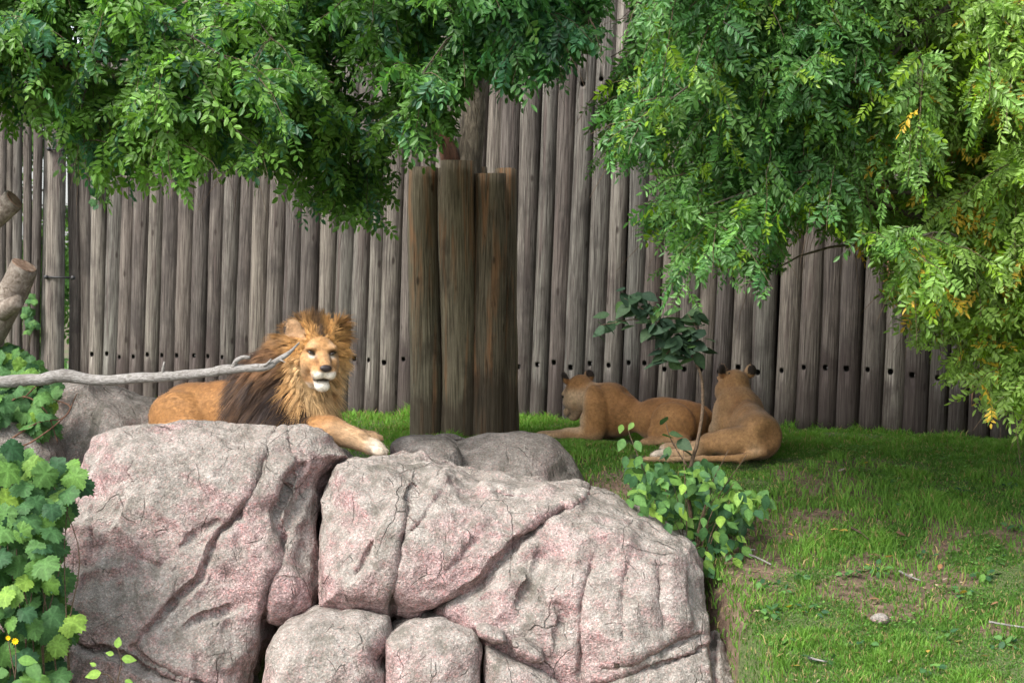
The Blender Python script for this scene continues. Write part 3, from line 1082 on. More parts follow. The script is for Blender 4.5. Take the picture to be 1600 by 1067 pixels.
class Head:
    """head frame: +x nose, +y left, +z crown"""
    def __init__(self, c, yaw, pitch, roll=0.0, s=1.0, sz=1.0):
        self.c = np.asarray(c, float)
        Rm = (Matrix.Rotation(yaw, 3, 'Z') @ Matrix.Rotation(-pitch, 3, 'Y') @ Matrix.Rotation(roll, 3, 'X'))
        self.R = np.array(Rm)
        self.s = s
        self.sz = sz

    def p(self, x, y, z):
        return self.c + self.R @ (np.array([x, y, z * self.sz]) * self.s)

    def d(self, x, y, z):
        v = self.R @ np.array([x, y, z], float)
        return v / np.linalg.norm(v)

    def e(self, c, r, k=0.03, rot=None, sub=False):
        Rm = self.R if rot is None else self.R @ np.array(rot)
        r = np.array(r) * self.s
        if rot is None:
            r[2] *= self.sz
        return ell(self.p(*c), r, Rm, k * self.s, sub)

    def cn(self, a, b, ra, rb, k=0.03, sub=False):
        return cone(self.p(*a), self.p(*b), ra * self.s, rb * self.s, k * self.s, sub)

    def loc(self, V):
        q = (V - self.c) @ self.R / self.s
        q[:, 2] /= self.sz
        return q

    def prims(self, ears=True, open_mouth=0.0, es=1.0):
        L = [self.e((-0.06, 0, 0.03), (0.13, 0.105, 0.105)),
             self.e((0.035, 0, 0.05), (0.085, 0.082, 0.066)),
             self.cn((0.04, 0, 0.025), (0.180, 0, -0.035), 0.060, 0.042)]
        for s in (-1, 1):
            L += [self.e((-0.01, s * 0.075, -0.045), (0.095, 0.058, 0.085)),
                  self.e((0.085, s * 0.058, 0.052), (0.045, 0.038, 0.022), 0.025),
                  self.e((0.168, s * 0.036, -0.078), (0.056, 0.040, 0.038), 0.02),
                  self.e((0.075, s * 0.068, -0.03), (0.06, 0.04, 0.045), 0.03)]
        if not open_mouth:
            L += [self.cn((0.03, 0, -0.09), (0.17, 0, -0.105), 0.07, 0.045, 0.04)]
        L += [self.cn((-0.02, 0, -0.095), (0.12, 0, -0.128), 0.07, 0.045, 0.03),
              self.e((0.156, 0, -0.142 - open_mouth), (0.042, 0.045, 0.030), 0.015)]
        for s in (-1, 1):
            L += [self.e((0.122, s * 0.068, 0.030), (0.022, 0.026, 0.016), 0.018, None, True)]
        if open_mouth:
            L += [self.e((0.212, 0, -0.114 - open_mouth * .3), (0.07, 0.05, 0.006 + open_mouth * 0.6), 0.008, None, True),
                  self.e((0.230, 0, -0.078), (0.012, 0.004, 0.022), 0.008, None, True)]
        L += [self.e((0.206, 0, -0.044), (0.026, 0.034, 0.020), 0.012)]
        if ears:
            for s in (-1, 1):
                rot = Matrix.Rotation(s * 0.75, 3, 'Z') @ Matrix.Rotation(-s * 0.35, 3, 'X')
                L += [self.e((-0.07, s * 0.115 * es ** .5, 0.125), (0.026, 0.046 * es, 0.056 * es), 0.02, rot),
                      self.e((-0.040, s * 0.127 * es ** .5, 0.135), (0.024, 0.030 * es, 0.040 * es), 0.01, rot, True)]
        return L

    def eyes(self, root, mat=None):
        for s in (-1, 1):
            Rm = self.R @ np.array(Matrix.Rotation(s * 0.35, 3, 'Z') @ Matrix.Rotation(s * 0.28, 3, 'X'))
            u, v = np.meshgrid(np.linspace(0, 2 * math.pi, 13)[:-1], np.linspace(0, math.pi, 8), indexing='ij')
            S = np.stack([np.cos(u) * np.sin(v) * 0.015, np.sin(u) * np.sin(v) * 0.024, np.cos(v) * 0.0095], -1).reshape(-1, 3) * self.s
            i, j = np.meshgrid(np.arange(12), np.arange(7), indexing='ij')
            Fq = np.stack([i * 8 + j, i * 8 + j + 1, (i + 1) % 12 * 8 + j + 1, (i + 1) % 12 * 8 + j], -1).reshape(-1, 4)
            link('eye', np_mesh('eye', S @ Rm.T + self.p(0.112, s * 0.066, 0.029), Fq, M['eye']), root)

    def nose(self, root):
        u, v = np.meshgrid(np.linspace(0, 2 * math.pi, 17)[:-1], np.linspace(0, math.pi, 10), indexing='ij')
        a, b_, c_ = np.cos(u) * np.sin(v), np.sin(u) * np.sin(v), np.cos(v)
        wid = np.where(c_ > -0.1, 1.0, 1.0 + 0.75 * (c_ + 0.1))           # narrows to the split lip below
        S = np.stack([a * 0.017, b_ * 0.037 * wid, c_ * 0.023], -1).reshape(-1, 3) * self.s
        i, j = np.meshgrid(np.arange(16), np.arange(9), indexing='ij')
        Fq = np.stack([i * 10 + j, i * 10 + j + 1, (i + 1) % 16 * 10 + j + 1, (i + 1) % 16 * 10 + j], -1).reshape(-1, 4)
        link('nose', np_mesh('nose', S @ self.R.T + self.p(0.221, 0, -0.046), Fq, M['nose']), root)


def paw(a, d, s=1.0, side=0.0):
    """paw prims: a = wrist, d = unit direction along the ground"""
    a = np.asarray(a, float)
    d = np.asarray(d, float)
    d = d / np.linalg.norm(d)
    lat = np.cross([0, 0, 1.0], d)
    L = [ell(a + d * 0.07 * s, np.array([0.085, 0.06, 0.045]) * s, rot_to(d), 0.03)]
    for t in (-0.048, -0.017, 0.017, 0.048):
        f = 0.115 - abs(t) * 0.35
        L.append(ell(a + (d * (f + 0.022) + lat * t) * s + [0, 0, -0.008 * s], np.array([0.036, 0.0185, 0.028]) * s, rot_to(d), 0.008))
    return L


def fur_strips(V, Nn, cols, flow, n, length, width, seed, keep=None, lift=0.35, jit=0.35, name='fur', curl=0.25):
    """short coat hairs: one tapering two-segment blade each, lying along the flow"""
    r = np.random.default_rng(seed)
    idx = r.integers(0, len(V), n) if keep is None else r.choice(np.flatnonzero(keep), n)
    P = V[idx] + r.normal(0, 0.004, (n, 3))
    nn = Nn[idx]
    f = flow[idx] + r.normal(0, jit, (n, 3))
    f -= nn * np.sum(f * nn, 1, keepdims=True)
    f /= np.linalg.norm(f, axis=1, keepdims=True) + 1e-9
    ln = (length[idx] if np.ndim(length) else np.full(n, length)) * r.uniform(0.6, 1.25, n)
    w = np.cross(f, nn)
    w /= np.linalg.norm(w, axis=1, keepdims=True) + 1e-9
    w *= (width[idx] if np.ndim(width) else width) * 0.5 * np.ones((n, 1)) if np.ndim(width) == 0 else (width[idx] * 0.5)[:, None]
    mid = P + (f * 0.55 + nn * lift * 0.55) * ln[:, None]
    tip = P + (f * 1.0 + nn * lift * (1 - curl)) * ln[:, None]
    VV = np.stack([P - w, P + w, mid - w * .7, mid + w * .7, tip], 1).reshape(-1, 3)
    b = np.arange(n)[:, None] * 5
    Q = b + np.array([[0, 1, 3, 2]])
    T = b + np.array([[2, 3, 4]])
    c = cols[idx] * r.uniform(0.86, 1.14, (n, 1))
    C = np.repeat(c, 5, 0)
    C = C.reshape(n, 5, 3)
    C[:, :2] *= 0.95
    C[:, 4] *= 1.05
    return VV, [Q, T], C.reshape(-1, 3)


TAWNY = np.array([0.42, 0.225, 0.092])
TAWNY_D = np.array([0.27, 0.125, 0.045])
PALE = np.array([0.60, 0.43, 0.27])
WHITE = np.array([0.78, 0.72, 0.62])
BLACK = np.array([0.022, 0.017, 0.014])


def mixv(c, col, w):
    return c * (1 - w[:, None]) + np.asarray(col) * w[:, None]


def face_colours(c, H, V, ears=True, male=False):
    q = H.loc(V)
    x, y, z = q[:, 0], q[:, 1], q[:, 2]
    ay = np.abs(y)
    near = (np.abs(x - 0.05) < 0.35) & (ay < 0.22) & (np.abs(z) < 0.24)
    m = lambda w: np.where(near, w, 0)
    if male:
        c = mixv(c, np.array([0.50, 0.28, 0.12]), m(0.7 * (x > 0)))
    # pale cheeks and patches below the eyes
    c = mixv(c, PALE * 1.0, m(0.6 * np.exp(-(((x - 0.05) / 0.08) ** 2 + ((ay - 0.09) / 0.05) ** 2 + ((z + 0.075) / 0.05) ** 2))))
    c = mixv(c, WHITE, m(np.exp(-(((x - 0.118) / 0.035) ** 2 + ((ay - 0.058) / 0.022) ** 2 + ((z - 0.010) / 0.012) ** 2))))
    c = mixv(c, PALE, m(0.6 * np.exp(-(((x - 0.09) / 0.05) ** 2 + ((ay - 0.055) / 0.02) ** 2 + ((z - 0.07) / 0.018) ** 2))))
    # white muzzle pads and chin
    WHITE_ = WHITE if male else PALE
    c = mixv(c, WHITE_, m(sstep(0.14, 0.18, x) * sstep(-0.055, -0.075, z) * sstep(0.085, 0.05, ay)))
    c = mixv(c, WHITE_ * 1.05, m(sstep(0.11, 0.135, x) * sstep(-0.116, -0.124, z)))
    c = mixv(c, WHITE_ * .9, m(0.7 * sstep(-0.02, 0.06, x) * sstep(-0.13, -0.16, z)))
    # dark eye rims and tear lines
    c = mixv(c, BLACK, m(np.exp(-(((x - 0.112) / 0.03) ** 2 + ((ay - 0.066) / 0.024) ** 2 + ((z - 0.031) / 0.009) ** 2))))
    c = mixv(c, TAWNY_D * 0.6, m(0.75 * np.exp(-(((ay - 0.046 + (0.03 - z) * 0.1) / 0.010) ** 2)) * sstep(-0.06, -0.02, z) * sstep(0.035, 0.01, z) * (x > 0.07)))
    # mouth line and nose
    c = mixv(c, BLACK, m(np.exp(-((z + 0.116 + ay * 0.10) / 0.0095) ** 2) * (x > 0.105) * (ay < 0.078)))
    c = mixv(c, BLACK, m((x > 0.19) * np.exp(-(((x - 0.226) / 0.03) ** 2 + (y / 0.036) ** 4 + ((z + 0.045) / 0.020) ** 4))))
    c = mixv(c, BLACK, m((x > 0.215) * np.exp(-(y / 0.005) ** 2) * (z < -0.05) * (z > -0.11)))
    # bridge of the nose darker tan, brow lines
    c = mixv(c, np.array([0.36, 0.22, 0.12]), m(0.5 * np.exp(-((ay / 0.03) ** 2)) * sstep(0.10, 0.16, x) * (z > -0.03)))
    if ears:
        e = (z > 0.10) & (ay > 0.06) & near
        back = e & (x < (-0.10 if male else -0.072) + 0.25 * (ay - 0.11))
        c = mixv(c, BLACK * (3 if male else 0.8), (back & (z > 0.105)).astype(float) * 0.97)
        c = mixv(c, TAWNY, (e & (z > 0.182)).astype(float) * 0.6)
        c = mixv(c, PALE * 0.9, (e & ~back).astype(float) * 0.45)
    return c


def finish_lion(root, V, Q, c, flow, H, n_fur, flen, seed, keep=None, male=False):
    Nn = vert_normals(V, Q)
    link('body', np_mesh('body', V, Q, M['fur'], c), root)
    L = np.full(len(V), flen)
    q = H.loc(V)
    face = (q[:, 0] > 0.02) & (np.abs(q[:, 0]) < 0.4) & (np.abs(q[:, 1]) < 0.2) & (np.abs(q[:, 2]) < 0.22)
    L[face] *= 0.35
    k = np.ones(len(V), bool) if keep is None else keep
    noface = ~((q[:, 0] > 0.19) & (np.abs(q[:, 1]) < 0.05) & (np.abs(q[:, 2]) < 0.05))
    Vf, Ff, Cf = fur_strips(V, Nn, c, flow, n_fur, L, 0.004, seed, k & noface, 0.08)
    link('coat_hair', np_mesh('coat_hair', Vf, Ff, M['hair'], Cf), root)


# ---- male lion on the boulder
ML = np.array([-2.10, 15.75, 0.17])
mh = math.atan2(-0.469, 0.883)
male = empty('lion', ML, mh)
tag(male, 'male lion with a thick dark mane lying on the boulder', 'lion')
HM = Head((0.735, -0.10, 0.735), -R(43), R(-5), R(-2), 1.30, 1.06)
pr = [ell((-0.56, 0, 0.27), (.25, .20, .22), None, .1), ell((-0.18, 0, 0.28), (.45, .2, .24), None, .1), ell((0.30, 0, 0.34), (.38, .22, .27), None, .1),
      ell((0.38, 0, 0.52), (.26, .15, .16), None, .12)]
for s_ in (-1, 1):
    pr += [ell((-0.55, s_ * 0.19, 0.22), (.26, .11, .21), None, .05), cone((-0.36, s_ * .27, .12), (-0.74, s_ * .31, .07), .095, .06, .05),
           cone((-0.74, s_ * .32, .06), (-0.42, s_ * .37, .055), .055, .05, .03), ell((0.40, s_ * .18, .33), (.18, .11, .25), None, .07)]
    pr += paw((-0.45, s_ * .37, .05), (1, 0, 0), 0.95)
# forelegs: right one stretched forward over the next boulder, left one folded beside it
rp = [(0.46, -0.20, 0.28), (0.60, -0.20, 0.155), (0.88, -0.14, 0.165), (1.08, -0.07, 0.10)]
pr += chain(rp, [.13, .125, .105, .080], .05)
rd = np.array([0.17, 0.075, -0.055])
pr += paw(np.array(rp[-1]) + [0, 0, -0.02], rd, 1.42)
lp = [(0.46, 0.20, 0.26), (0.60, 0.22, 0.10), (0.95, 0.18, 0.10)]
pr += chain(lp, [.12, .09, .06], .05)
pr += paw(lp[-1], (1, -0.1, 0), 1.1)
# neck and mane bulk
pr += [cone((0.30, 0, 0.50), (0.62, -0.05, 0.70), .25, .23, .12),
       HM.e((-0.13, 0, 0.01), (0.13, 0.165, 0.185), 0.06),
       ell((0.52, -0.04, 0.40), (.25, .23, .30), None, .1)]
pr += HM.prims(True, 0.012, 1.35)
# tail along the ground behind
pr += chain([(-0.76, 0.05, 0.16), (-0.92, 0.2, 0.06), (-0.9, 0.5, 0.04), (-0.7, 0.66, 0.035)], [.05, .035, .026, .022], .04)
V, Q = eval_prims(pr, 0.0105)
V = laplace(V, Q, 1, 0.4)
Nn = vert_normals(V, Q)
x, y, z = V.T
nb = fbm(V, 0.22, 3, 4)
c = np.tile(TAWNY * [0.92, 0.86, 0.78], (len(V), 1))
c = mixv(c, TAWNY_D * 1.25, np.clip(0.75 * sstep(0.38, 0.52, z + 0.05 * nb), 0, 1))       # darker saddle
c = mixv(c, PALE * 0.92, 0.55 * sstep(0.16, 0.04, z + 0.05 * nb))
c = mixv(c, PALE * 0.95, 0.6 * sstep(0.75, 1.05, x) * sstep(0.3, 0.2, z))                   # forearm and paw
c = mixv(c, WHITE * .92, 0.6 * sstep(1.14, 1.24, x) * sstep(0.3, 0.2, z))
q = HM.loc(V)
c0 = c.copy()
c = face_colours(c, HM, V, True, True)
c = mixv(c, TAWNY * 1.05, (sstep(0.06, 0.0, q[:, 0]) * (np.abs(q[:, 1]) < .3) * (q[:, 2] > -0.2)) * 0.0)
# mane mask: everything behind the face ring, forward of the shoulder line and above the elbows
fr = np.stack([(q[:, 1]) / 0.118, (q[:, 2] + 0.035) / 0.148], 1)
inface = (q[:, 0] > 0.0) & ((fr ** 2).sum(1) < 1.0)
inface |= (q[:, 0] > 0.075) & ((fr ** 2).sum(1) < 1.5)
ear = (q[:, 2] > 0.085) & (-q[:, 1] > 0.075) & (q[:, 0] > -0.16) & (q[:, 0] < 0.03) & (np.abs(q[:, 1]) < 0.2) & (q[:, 2] < 0.21)
border = 0.02 + 0.30 * (0.62 - z)
mane = (x > border + 0.05 * nb) & ~inface & (z > 0.13 + 0.25 * sstep(0.55, 0.9, x)) & ~((x > 0.62) & (z < 0.24)) & (x < 1.1)
mane_noear = mane & ~ear
# mane colours: blond ruff at the cheeks, golden crown with a dark parting, brown-black on chest and shoulders
rad_ = np.linalg.norm(q * [1, 1, 0.95] - [0.0, 0, 0.0], axis=1)
GOLD = np.array([0.50, 0.265, 0.088])
BLOND = np.array([0.60, 0.40, 0.20])
DKB = np.array([0.024, 0.015, 0.012])
MIDB = np.array([0.15, 0.072, 0.03])
mc = np.tile(GOLD, (len(V), 1))
ruff = np.sqrt(((q[:, 1] - 0.035) / 0.20) ** 2 + ((q[:, 2] + 0.05) / 0.25) ** 2)
mc = mixv(mc, BLOND, sstep(0.03, -0.08, q[:, 2] + 0.04 * nb) * sstep(1.25, 0.8, ruff))
mc = mixv(mc, MIDB, sstep(0.95, 1.3, ruff + 0.2 * nb) * sstep(0.24, 0.12, q[:, 2] - 0.3 * sstep(.1, -.1, q[:, 1]) * 0) )
mc = mixv(mc, DKB, sstep(1.0, 1.35, ruff + 0.3 * nb) * sstep(0.72, 0.54, z + 0.10 * nb))
mc = mixv(mc, DKB * 1.8, 0.85 * sstep(0.25, 0.33, rad_) * sstep(-0.05, 0.12, fbm(V, 0.09, 2, 77)))
mc = mixv(mc, MIDB * 0.8, 0.8 * sstep(0.05, -0.12, q[:, 0]) * sstep(0.13, 0.2, rad_) * sstep(-0.1, 0.25, fbm(V, 0.07, 2, 78)))
mc = mixv(mc, DKB * 1.5, 0.9 * np.exp(-((q[:, 1] - 0.01) / 0.03) ** 2) * (q[:, 2] > 0.10) * (q[:, 0] < 0.05))
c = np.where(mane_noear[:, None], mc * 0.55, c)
flow = np.tile(np.array([-1.0, 0, -0.35]), (len(V), 1))
leg = (x > 0.62) & (z < 0.28)
flow[leg] = [0.9, 0.3, -0.3]
flow[inface] = (HM.R @ np.array([-0.7, 0, 0.25]))
finish_lion(male, V, Q, c, flow, HM, 52000, 0.026, 3, ~mane_noear, True)
HM.eyes(male)
HM.nose(male)


# mane: long tapering locks growing away from the face, then hanging
def mane_hair(V, Nn, mask, n, q, H, seed, colours, clumps=1500):
    r = np.random.default_rng(seed)
    ids = np.flatnonzero(mask)
    cl = r.choice(ids, clumps)
    idx = r.choice(ids, n)
    # nearest clump centre
    near = np.empty(n, int)
    for a in range(0, n, 4000):
        dd = ((V[idx[a:a + 4000], None] - V[cl][None]) ** 2).sum(-1)
        near[a:a + 4000] = dd.argmin(1)
    ci = cl[near]
    qq = q[idx]
    rad = np.linalg.norm(qq, axis=1)
    out = (V[idx] - H.c) / (np.linalg.norm(V[idx] - H.c, axis=1, keepdims=True) + 1e-9)
    back = -H.R[:, 0]
    headish = sstep(0.34, 0.2, rad)[:, None]
    nn = Nn[idx]
    dirn = nn * 0.55 + out * (0.35 + 0.5 * headish) + back * 0.45 * headish + np.array([-0.55, 0, -0.25]) * (1 - headish)
    # clump-wide variation
    cv = r.normal(0, 0.28, (clumps, 3))
    dirn += cv[near] + r.normal(0, 0.13, (n, 3))
    dirn /= np.linalg.norm(dirn, axis=1, keepdims=True)
    ln = (0.10 + 0.10 * sstep(0.12, 0.35, rad)) * r.uniform(0.65, 1.25, n) * (0.8 + 0.4 * r.random(clumps)[near])
    low = sstep(0.5, 0.25, V[idx, 2])
    ln *= 1 + 0.25 * low
    ln *= 1 - 0.62 * sstep(-0.06, 0.05, qq[:, 0]) * sstep(0.28, 0.2, rad)
    g = np.array([0, 0, -1.0])
    droop = (0.55 + 0.9 * (1 - headish[:, 0]))[:, None]
    # crown hair stands up
    crown = sstep(0.08, 0.17, qq[:, 2])[:, None] * headish
    droop = droop * (1 - 0.7 * crown)
    ln = ln * (1 - 0.28 * crown[:, 0])
    k = 5
    pts = []
    tipc = V[ci] + (dirn * 0 + Nn[ci] * 0.05)
    for t in np.linspace(0, 1, k):
        p = V[idx] - nn * 0.01 + dirn * (ln * t)[:, None] + g * (ln[:, None] * droop * 0.5 * t * t)
        # pull together towards the clump axis
        off = V[idx] - V[ci]
        p = p - off * (0.6 * t ** 1.3)
        pts.append(p)
    P = np.stack(pts, 1)
    P[:, :, 2] = np.maximum(P[:, :, 2], 0.035)
    T = P[:, 1] - P[:, 0]
    w = np.cross(T, nn)
    w /= np.linalg.norm(w, axis=1, keepdims=True) + 1e-9
    wd = 0.0042 * r.uniform(0.6, 1.3, n)
    prof = [1, 1, 0.85, 0.55, 0.1]
    VV = np.stack([P[:, i] + sgn * w * (wd * prof[i])[:, None] * 0.5 for i in range(k) for sgn in (-1, 1)], 1).reshape(-1, 3)
    b = np.arange(n)[:, None, None] * (2 * k)
    f = np.array([[2 * i, 2 * i + 1, 2 * i + 3, 2 * i + 2] for i in range(k - 1)])[None]
    Fq = (b + f).reshape(-1, 4)
    cc = colours[ci] * 0.5 + colours[idx] * 0.5
    cc = cc * r.uniform(0.75, 1.25, (n, 1)) * r.uniform(0.75, 1.3, clumps)[near][:, None]
    light = r.random(n) < 0.05
    cc[light] = cc[light] * 0.6 + GOLD * 0.22
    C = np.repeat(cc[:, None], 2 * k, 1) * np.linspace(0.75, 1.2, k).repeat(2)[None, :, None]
    return VV, Fq, C.reshape(-1, 3)


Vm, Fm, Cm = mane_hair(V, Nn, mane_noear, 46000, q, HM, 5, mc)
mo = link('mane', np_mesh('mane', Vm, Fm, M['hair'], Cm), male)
tag(mo, 'blond ruff darkening to brown black on the chest')

# ---- lioness lying side-on, looking away
LA = np.array([1.17, 18.4, float(ground_z(1.17, 18.4))])
ha = math.atan2(0.514, -0.857)
la = empty('lioness', LA, ha)
tag(la, 'lioness lying side-on on the grass with her forelegs stretched out', 'lioness')
HA = Head((0.71, -0.12, 0.425), R(-33), R(-28), R(-4), 1.13)
pr = [ell((-0.50, 0, 0.22), (.20, .16, .18), None, .08), ell((-0.26, 0.0, 0.22), (.32, .18, .21), None, .08), ell((0.24, 0, 0.26), (.27, .18, .22), None, .08),
      ell((0.29, 0.05, 0.42), (.15, .11, .115), None, .06), ell((0.29, -0.05, 0.42), (.15, .11, .115), None, .06),
      cone((0.34, 0, 0.36), (0.66, -0.10, 0.43), .165, .13, .08)]
pr += [ell((-0.45, 0.19, 0.20), (.22, .13, .20), rot_to((1, 0, .25)), .018), cone((-0.30, .24, .11), (-0.62, .28, .06), .08, .05, .04), cone((-0.62, .29, .05), (-0.32, .34, .045), .045, .04, .03),
       ell((-0.47, -0.17, 0.19), (.23, .10, .19), None, .035), cone((-0.3, -.24, .1), (-0.6, -.28, .06), .08, .05, .04)]
pr += paw((-0.34, .34, .04), (1, 0, 0), 0.9)
pr += [ell((0.35, 0.175, 0.30), (.125, .11, .24), rot_to((1, 0, -0.2)), .022), ell((0.36, -0.15, 0.30), (.14, .09, .23), None, .05)]
pr += chain([(0.42, .17, .20), (0.36, .19, .09), (0.66, .16, .06), (0.90, .13, .04)], [.095, .08, .055, .042], .04) + paw((0.88, .13, .038), (1, -0.05, 0), 0.95)
pr += chain([(0.42, -.17, .20), (0.38, -.19, .09), (0.64, -.17, .06), (0.84, -.15, .04)], [.095, .08, .055, .042], .04) + paw((0.82, -.15, .038), (1, 0.05, 0), 0.95)
pr += [cone((0.17, .215, .44), (0.20, .23, .06), .004, .012, .05, True), cone((-0.20, .20, .36), (-0.20, .27, .05), .004, .014, .05, True),
       cone((0.05, .0, .475), (0.12, .0, .475), .01, .01, .06, True)]
pr += HA.prims(True)
V, Q = eval_prims(pr, 0.0115)
V = laplace(V, Q, 1, 0.4)
x, y, z = V.T
nb = fbm(V, 0.2, 3, 14)
c = np.tile(np.array([0.33, 0.165, 0.062]), (len(V), 1))
c = mixv(c, TAWNY_D * 1.15, np.clip(0.8 * sstep(0.2, 0.38, z + 0.06 * nb) * sstep(0.28, 0.05, x), 0, 1))
c = mixv(c, PALE * 0.95, 0.8 * sstep(0.40, 0.50, x + 0.03 * nb) * sstep(0.06, 0.12, z) * sstep(0.52, 0.42, z))   # bright chest edge: rim light painted into the coat
c = mixv(c, PALE * 0.8, 0.5 * sstep(0.6, 0.9, x) * sstep(0.15, 0.1, z))
c = mixv(c, PALE * 0.75, 0.4 * sstep(0.12, 0.04, z + 0.04 * nb))
c = mixv(c, PALE * 0.85, 0.5 * np.exp(-((x - 0.47) / .06) ** 2) * sstep(.1, .2, z))  # lit front of the shoulder, painted lighter
c = mixv(c, TAWNY_D * 0.75, 0.55 * np.exp(-((x - 0.17 + 0.05 * nb) / .05) ** 2) * sstep(.45, .3, z))  # shade of the fold behind the shoulder, painted in
c = mixv(c, TAWNY_D * 0.8, 0.5 * np.exp(-((x + 0.20) / .05) ** 2))  # painted shade in the fold ahead of the thigh
c = mixv(c, TAWNY * 1.0, 0.5 * np.exp(-(((x + .45) / .14) ** 2 + ((z - .3) / .08) ** 2)) * (y > .1))
c = c * (1 + 0.26 * fbm(V * [0.6, 1, 1], 0.10, 3, 44))[:, None]
c = face_colours(c, HA, V)
flow = np.tile(np.array([-1.0, 0, -0.3]), (len(V), 1))
flow[(x > 0.5) & (z < 0.13)] = [1, 0, -.2]
finish_lion(la, V, Q, c, flow, HA, 30000, 0.022, 13)
HA.eyes(la)
HA.nose(la)

# ---- lioness seen from behind, hind legs out to one side
LB = np.array([2.02, 17.35, float(ground_z(2.02, 17.2))])
hb = math.atan2(0.985, -0.17)
lb = empty('lioness', LB, hb)
tag(lb, 'lioness with her back turned and ears up, hind legs swung out to one side', 'lioness')
HB = Head((0.54, -0.055, 0.585), R(4), R(4), R(1), 1.17)
pr = [ell((-0.34, -0.04, 0.20), (.22, .19, .20), None, .08), ell((-0.06, -0.06, 0.25), (.34, .18, .20), rot_to((1, 0.0, 0.18)), .1), ell((0.26, -0.05, 0.30), (.25, .19, .24), None, .08),
      ell((0.34, -0.05, 0.44), (.15, .14, .12), None, .1),
      cone((0.32, -0.05, 0.40), (0.51, -0.055, 0.54), .165, .145, .08)]
for s_ in (-1, 1):
    pr += [ell((0.33, -0.05 + s_ * .155, 0.31), (.12, .08, .19), None, .04)]
    pr += chain([(0.38, -.05 + s_ * .17, .2), (0.40, -.05 + s_ * .19, .08), (0.70, -.05 + s_ * .17, .05)], [.09, .07, .045], .04) + paw((0.70, -.05 + s_ * .17, .038), (1, 0, 0), 0.95)
# near (left) thigh lying out to the left, knee up front
pr += [ell((-0.38, 0.13, 0.155), (.155, .30, .135), rot_to((1, -0.25, 0), (0, 0.0, 1)), .025)]
pr += chain([(-0.26, 0.38, 0.13), (-0.34, 0.52, 0.09), (-0.26, 0.62, 0.055)], [.10, .065, .05], .04)
pr += chain([(-0.26, 0.60, 0.055), (-0.20, 0.76, 0.05)], [.048, .042], .03) + paw((-0.20, 0.74, 0.045), (-0.15, 1, 0), 0.9)
pr += chain([(-0.10, 0.25, 0.10), (-0.04, 0.50, 0.08), (-0.06, 0.64, 0.075)], [.09, .055, .045], .04) + paw((-0.06, 0.62, 0.09), (-0.1, 1, 0.05), 0.9)
# tail curls round in front of the hind feet
pr += chain([(-0.52, -0.02, 0.08), (-0.56, 0.2, 0.035), (-0.50, 0.5, 0.03), (-0.46, 0.80, 0.03), (-0.45, 1.03, 0.032)], [.042, .030, .024, .020, .019], .03)
pr += [cone((0.12, -0.06, .52), (0.02, 0.17, .40), .004, .01, .05, True), cone((-0.16, 0.16, .33), (-0.12, 0.34, .20), .004, .012, .05, True),
       cone((0.45, -0.05, .575), (0.22, -0.05, .52), .004, .012, .05, True), ell((-0.56, -0.10, .24), (.06, .10, .08), None, .10, True)]
pr += HB.prims(True)
V, Q = eval_prims(pr, 0.0115)
V = laplace(V, Q, 1, 0.4)
x, y, z = V.T
nb = fbm(V, 0.2, 3, 24)
c = np.tile(TAWNY * 0.80, (len(V), 1))
c = mixv(c, TAWNY_D * 1.2, 0.6 * np.exp(-((y - 0.02) / 0.05) ** 2) * sstep(0.3, 0.42, z))
c = mixv(c, TAWNY_D * 1.1, 0.7 * sstep(0.28, 0.12, z + .05 * nb) * (x < -0.2) * sstep(0.12, -0.05, y))
c = mixv(c, PALE * 0.9, 0.7 * sstep(0.42, 0.58, y + 0.04 * nb))
c = mixv(c, PALE * 0.85, 0.6 * np.exp(-(((y - 0.06) / .07) ** 2 + ((z - .1) / .05) ** 2)) * (x < -0.3))
c = mixv(c, WHITE, 0.85 * sstep(0.70, 0.80, y + 0.02 * nb) * (x > -0.36))
c = mixv(c, np.array([0.31, 0.19, 0.095]), 0.35 + 0 * x)
c = mixv(c, TAWNY_D * 0.55, 0.65 * np.exp(-(((y + 0.08) / .10) ** 2 + ((z - .25) / .08) ** 2)) * (x < -0.3))  # shade of the hip dimple painted into the coat
c = mixv(c, TAWNY_D * 0.8, 0.6 * np.exp(-(((x - 0.08) / .04) ** 2)) * sstep(.3, .4, z))  # crease across the back, its shade painted as darker coat
c = mixv(c, PALE * 0.8, 0.6 * sstep(.12, .2, y) * np.exp(-((x - .33) / .15) ** 2) * sstep(.1, .2, z))  # light on the left shoulder painted as paler coat
c = c * (1 + 0.26 * fbm(V * [0.6, 1, 1], 0.10, 3, 45))[:, None]
c = face_colours(c, HB, V)
flow = np.tile(np.array([-1.0, 0, -0.4]), (len(V), 1))
finish_lion(lb, V, Q, c, flow, HB, 30000, 0.022, 23)
HB.eyes(lb)
HB.nose(lb)
# dark tuft at the tip of the tail
r = np.random.default_rng(4)
n = 500
t0 = np.array([-0.45, 1.01, 0.035]) + r.normal(0, .01, (n, 3))
dr = np.array([0.03, 0.11, 0.0]) * r.uniform(.5, 1.2, (n, 1)) + r.normal(0, .018, (n, 3))
tp = t0 + dr
tp[:, 2] = np.maximum(tp[:, 2], 0.01)
w = np.cross(dr, [0, 0, 1.0])
w = w / np.linalg.norm(w, axis=1, keepdims=True) * 0.003
VV = np.stack([t0 - w, t0 + w, tp], 1).reshape(-1, 3)
link('tail_tuft', np_mesh('tail_tuft', VV, np.arange(3 * n).reshape(-1, 3), M['hair'], np.tile(BLACK * 1.3, (3 * n, 1))), lb)

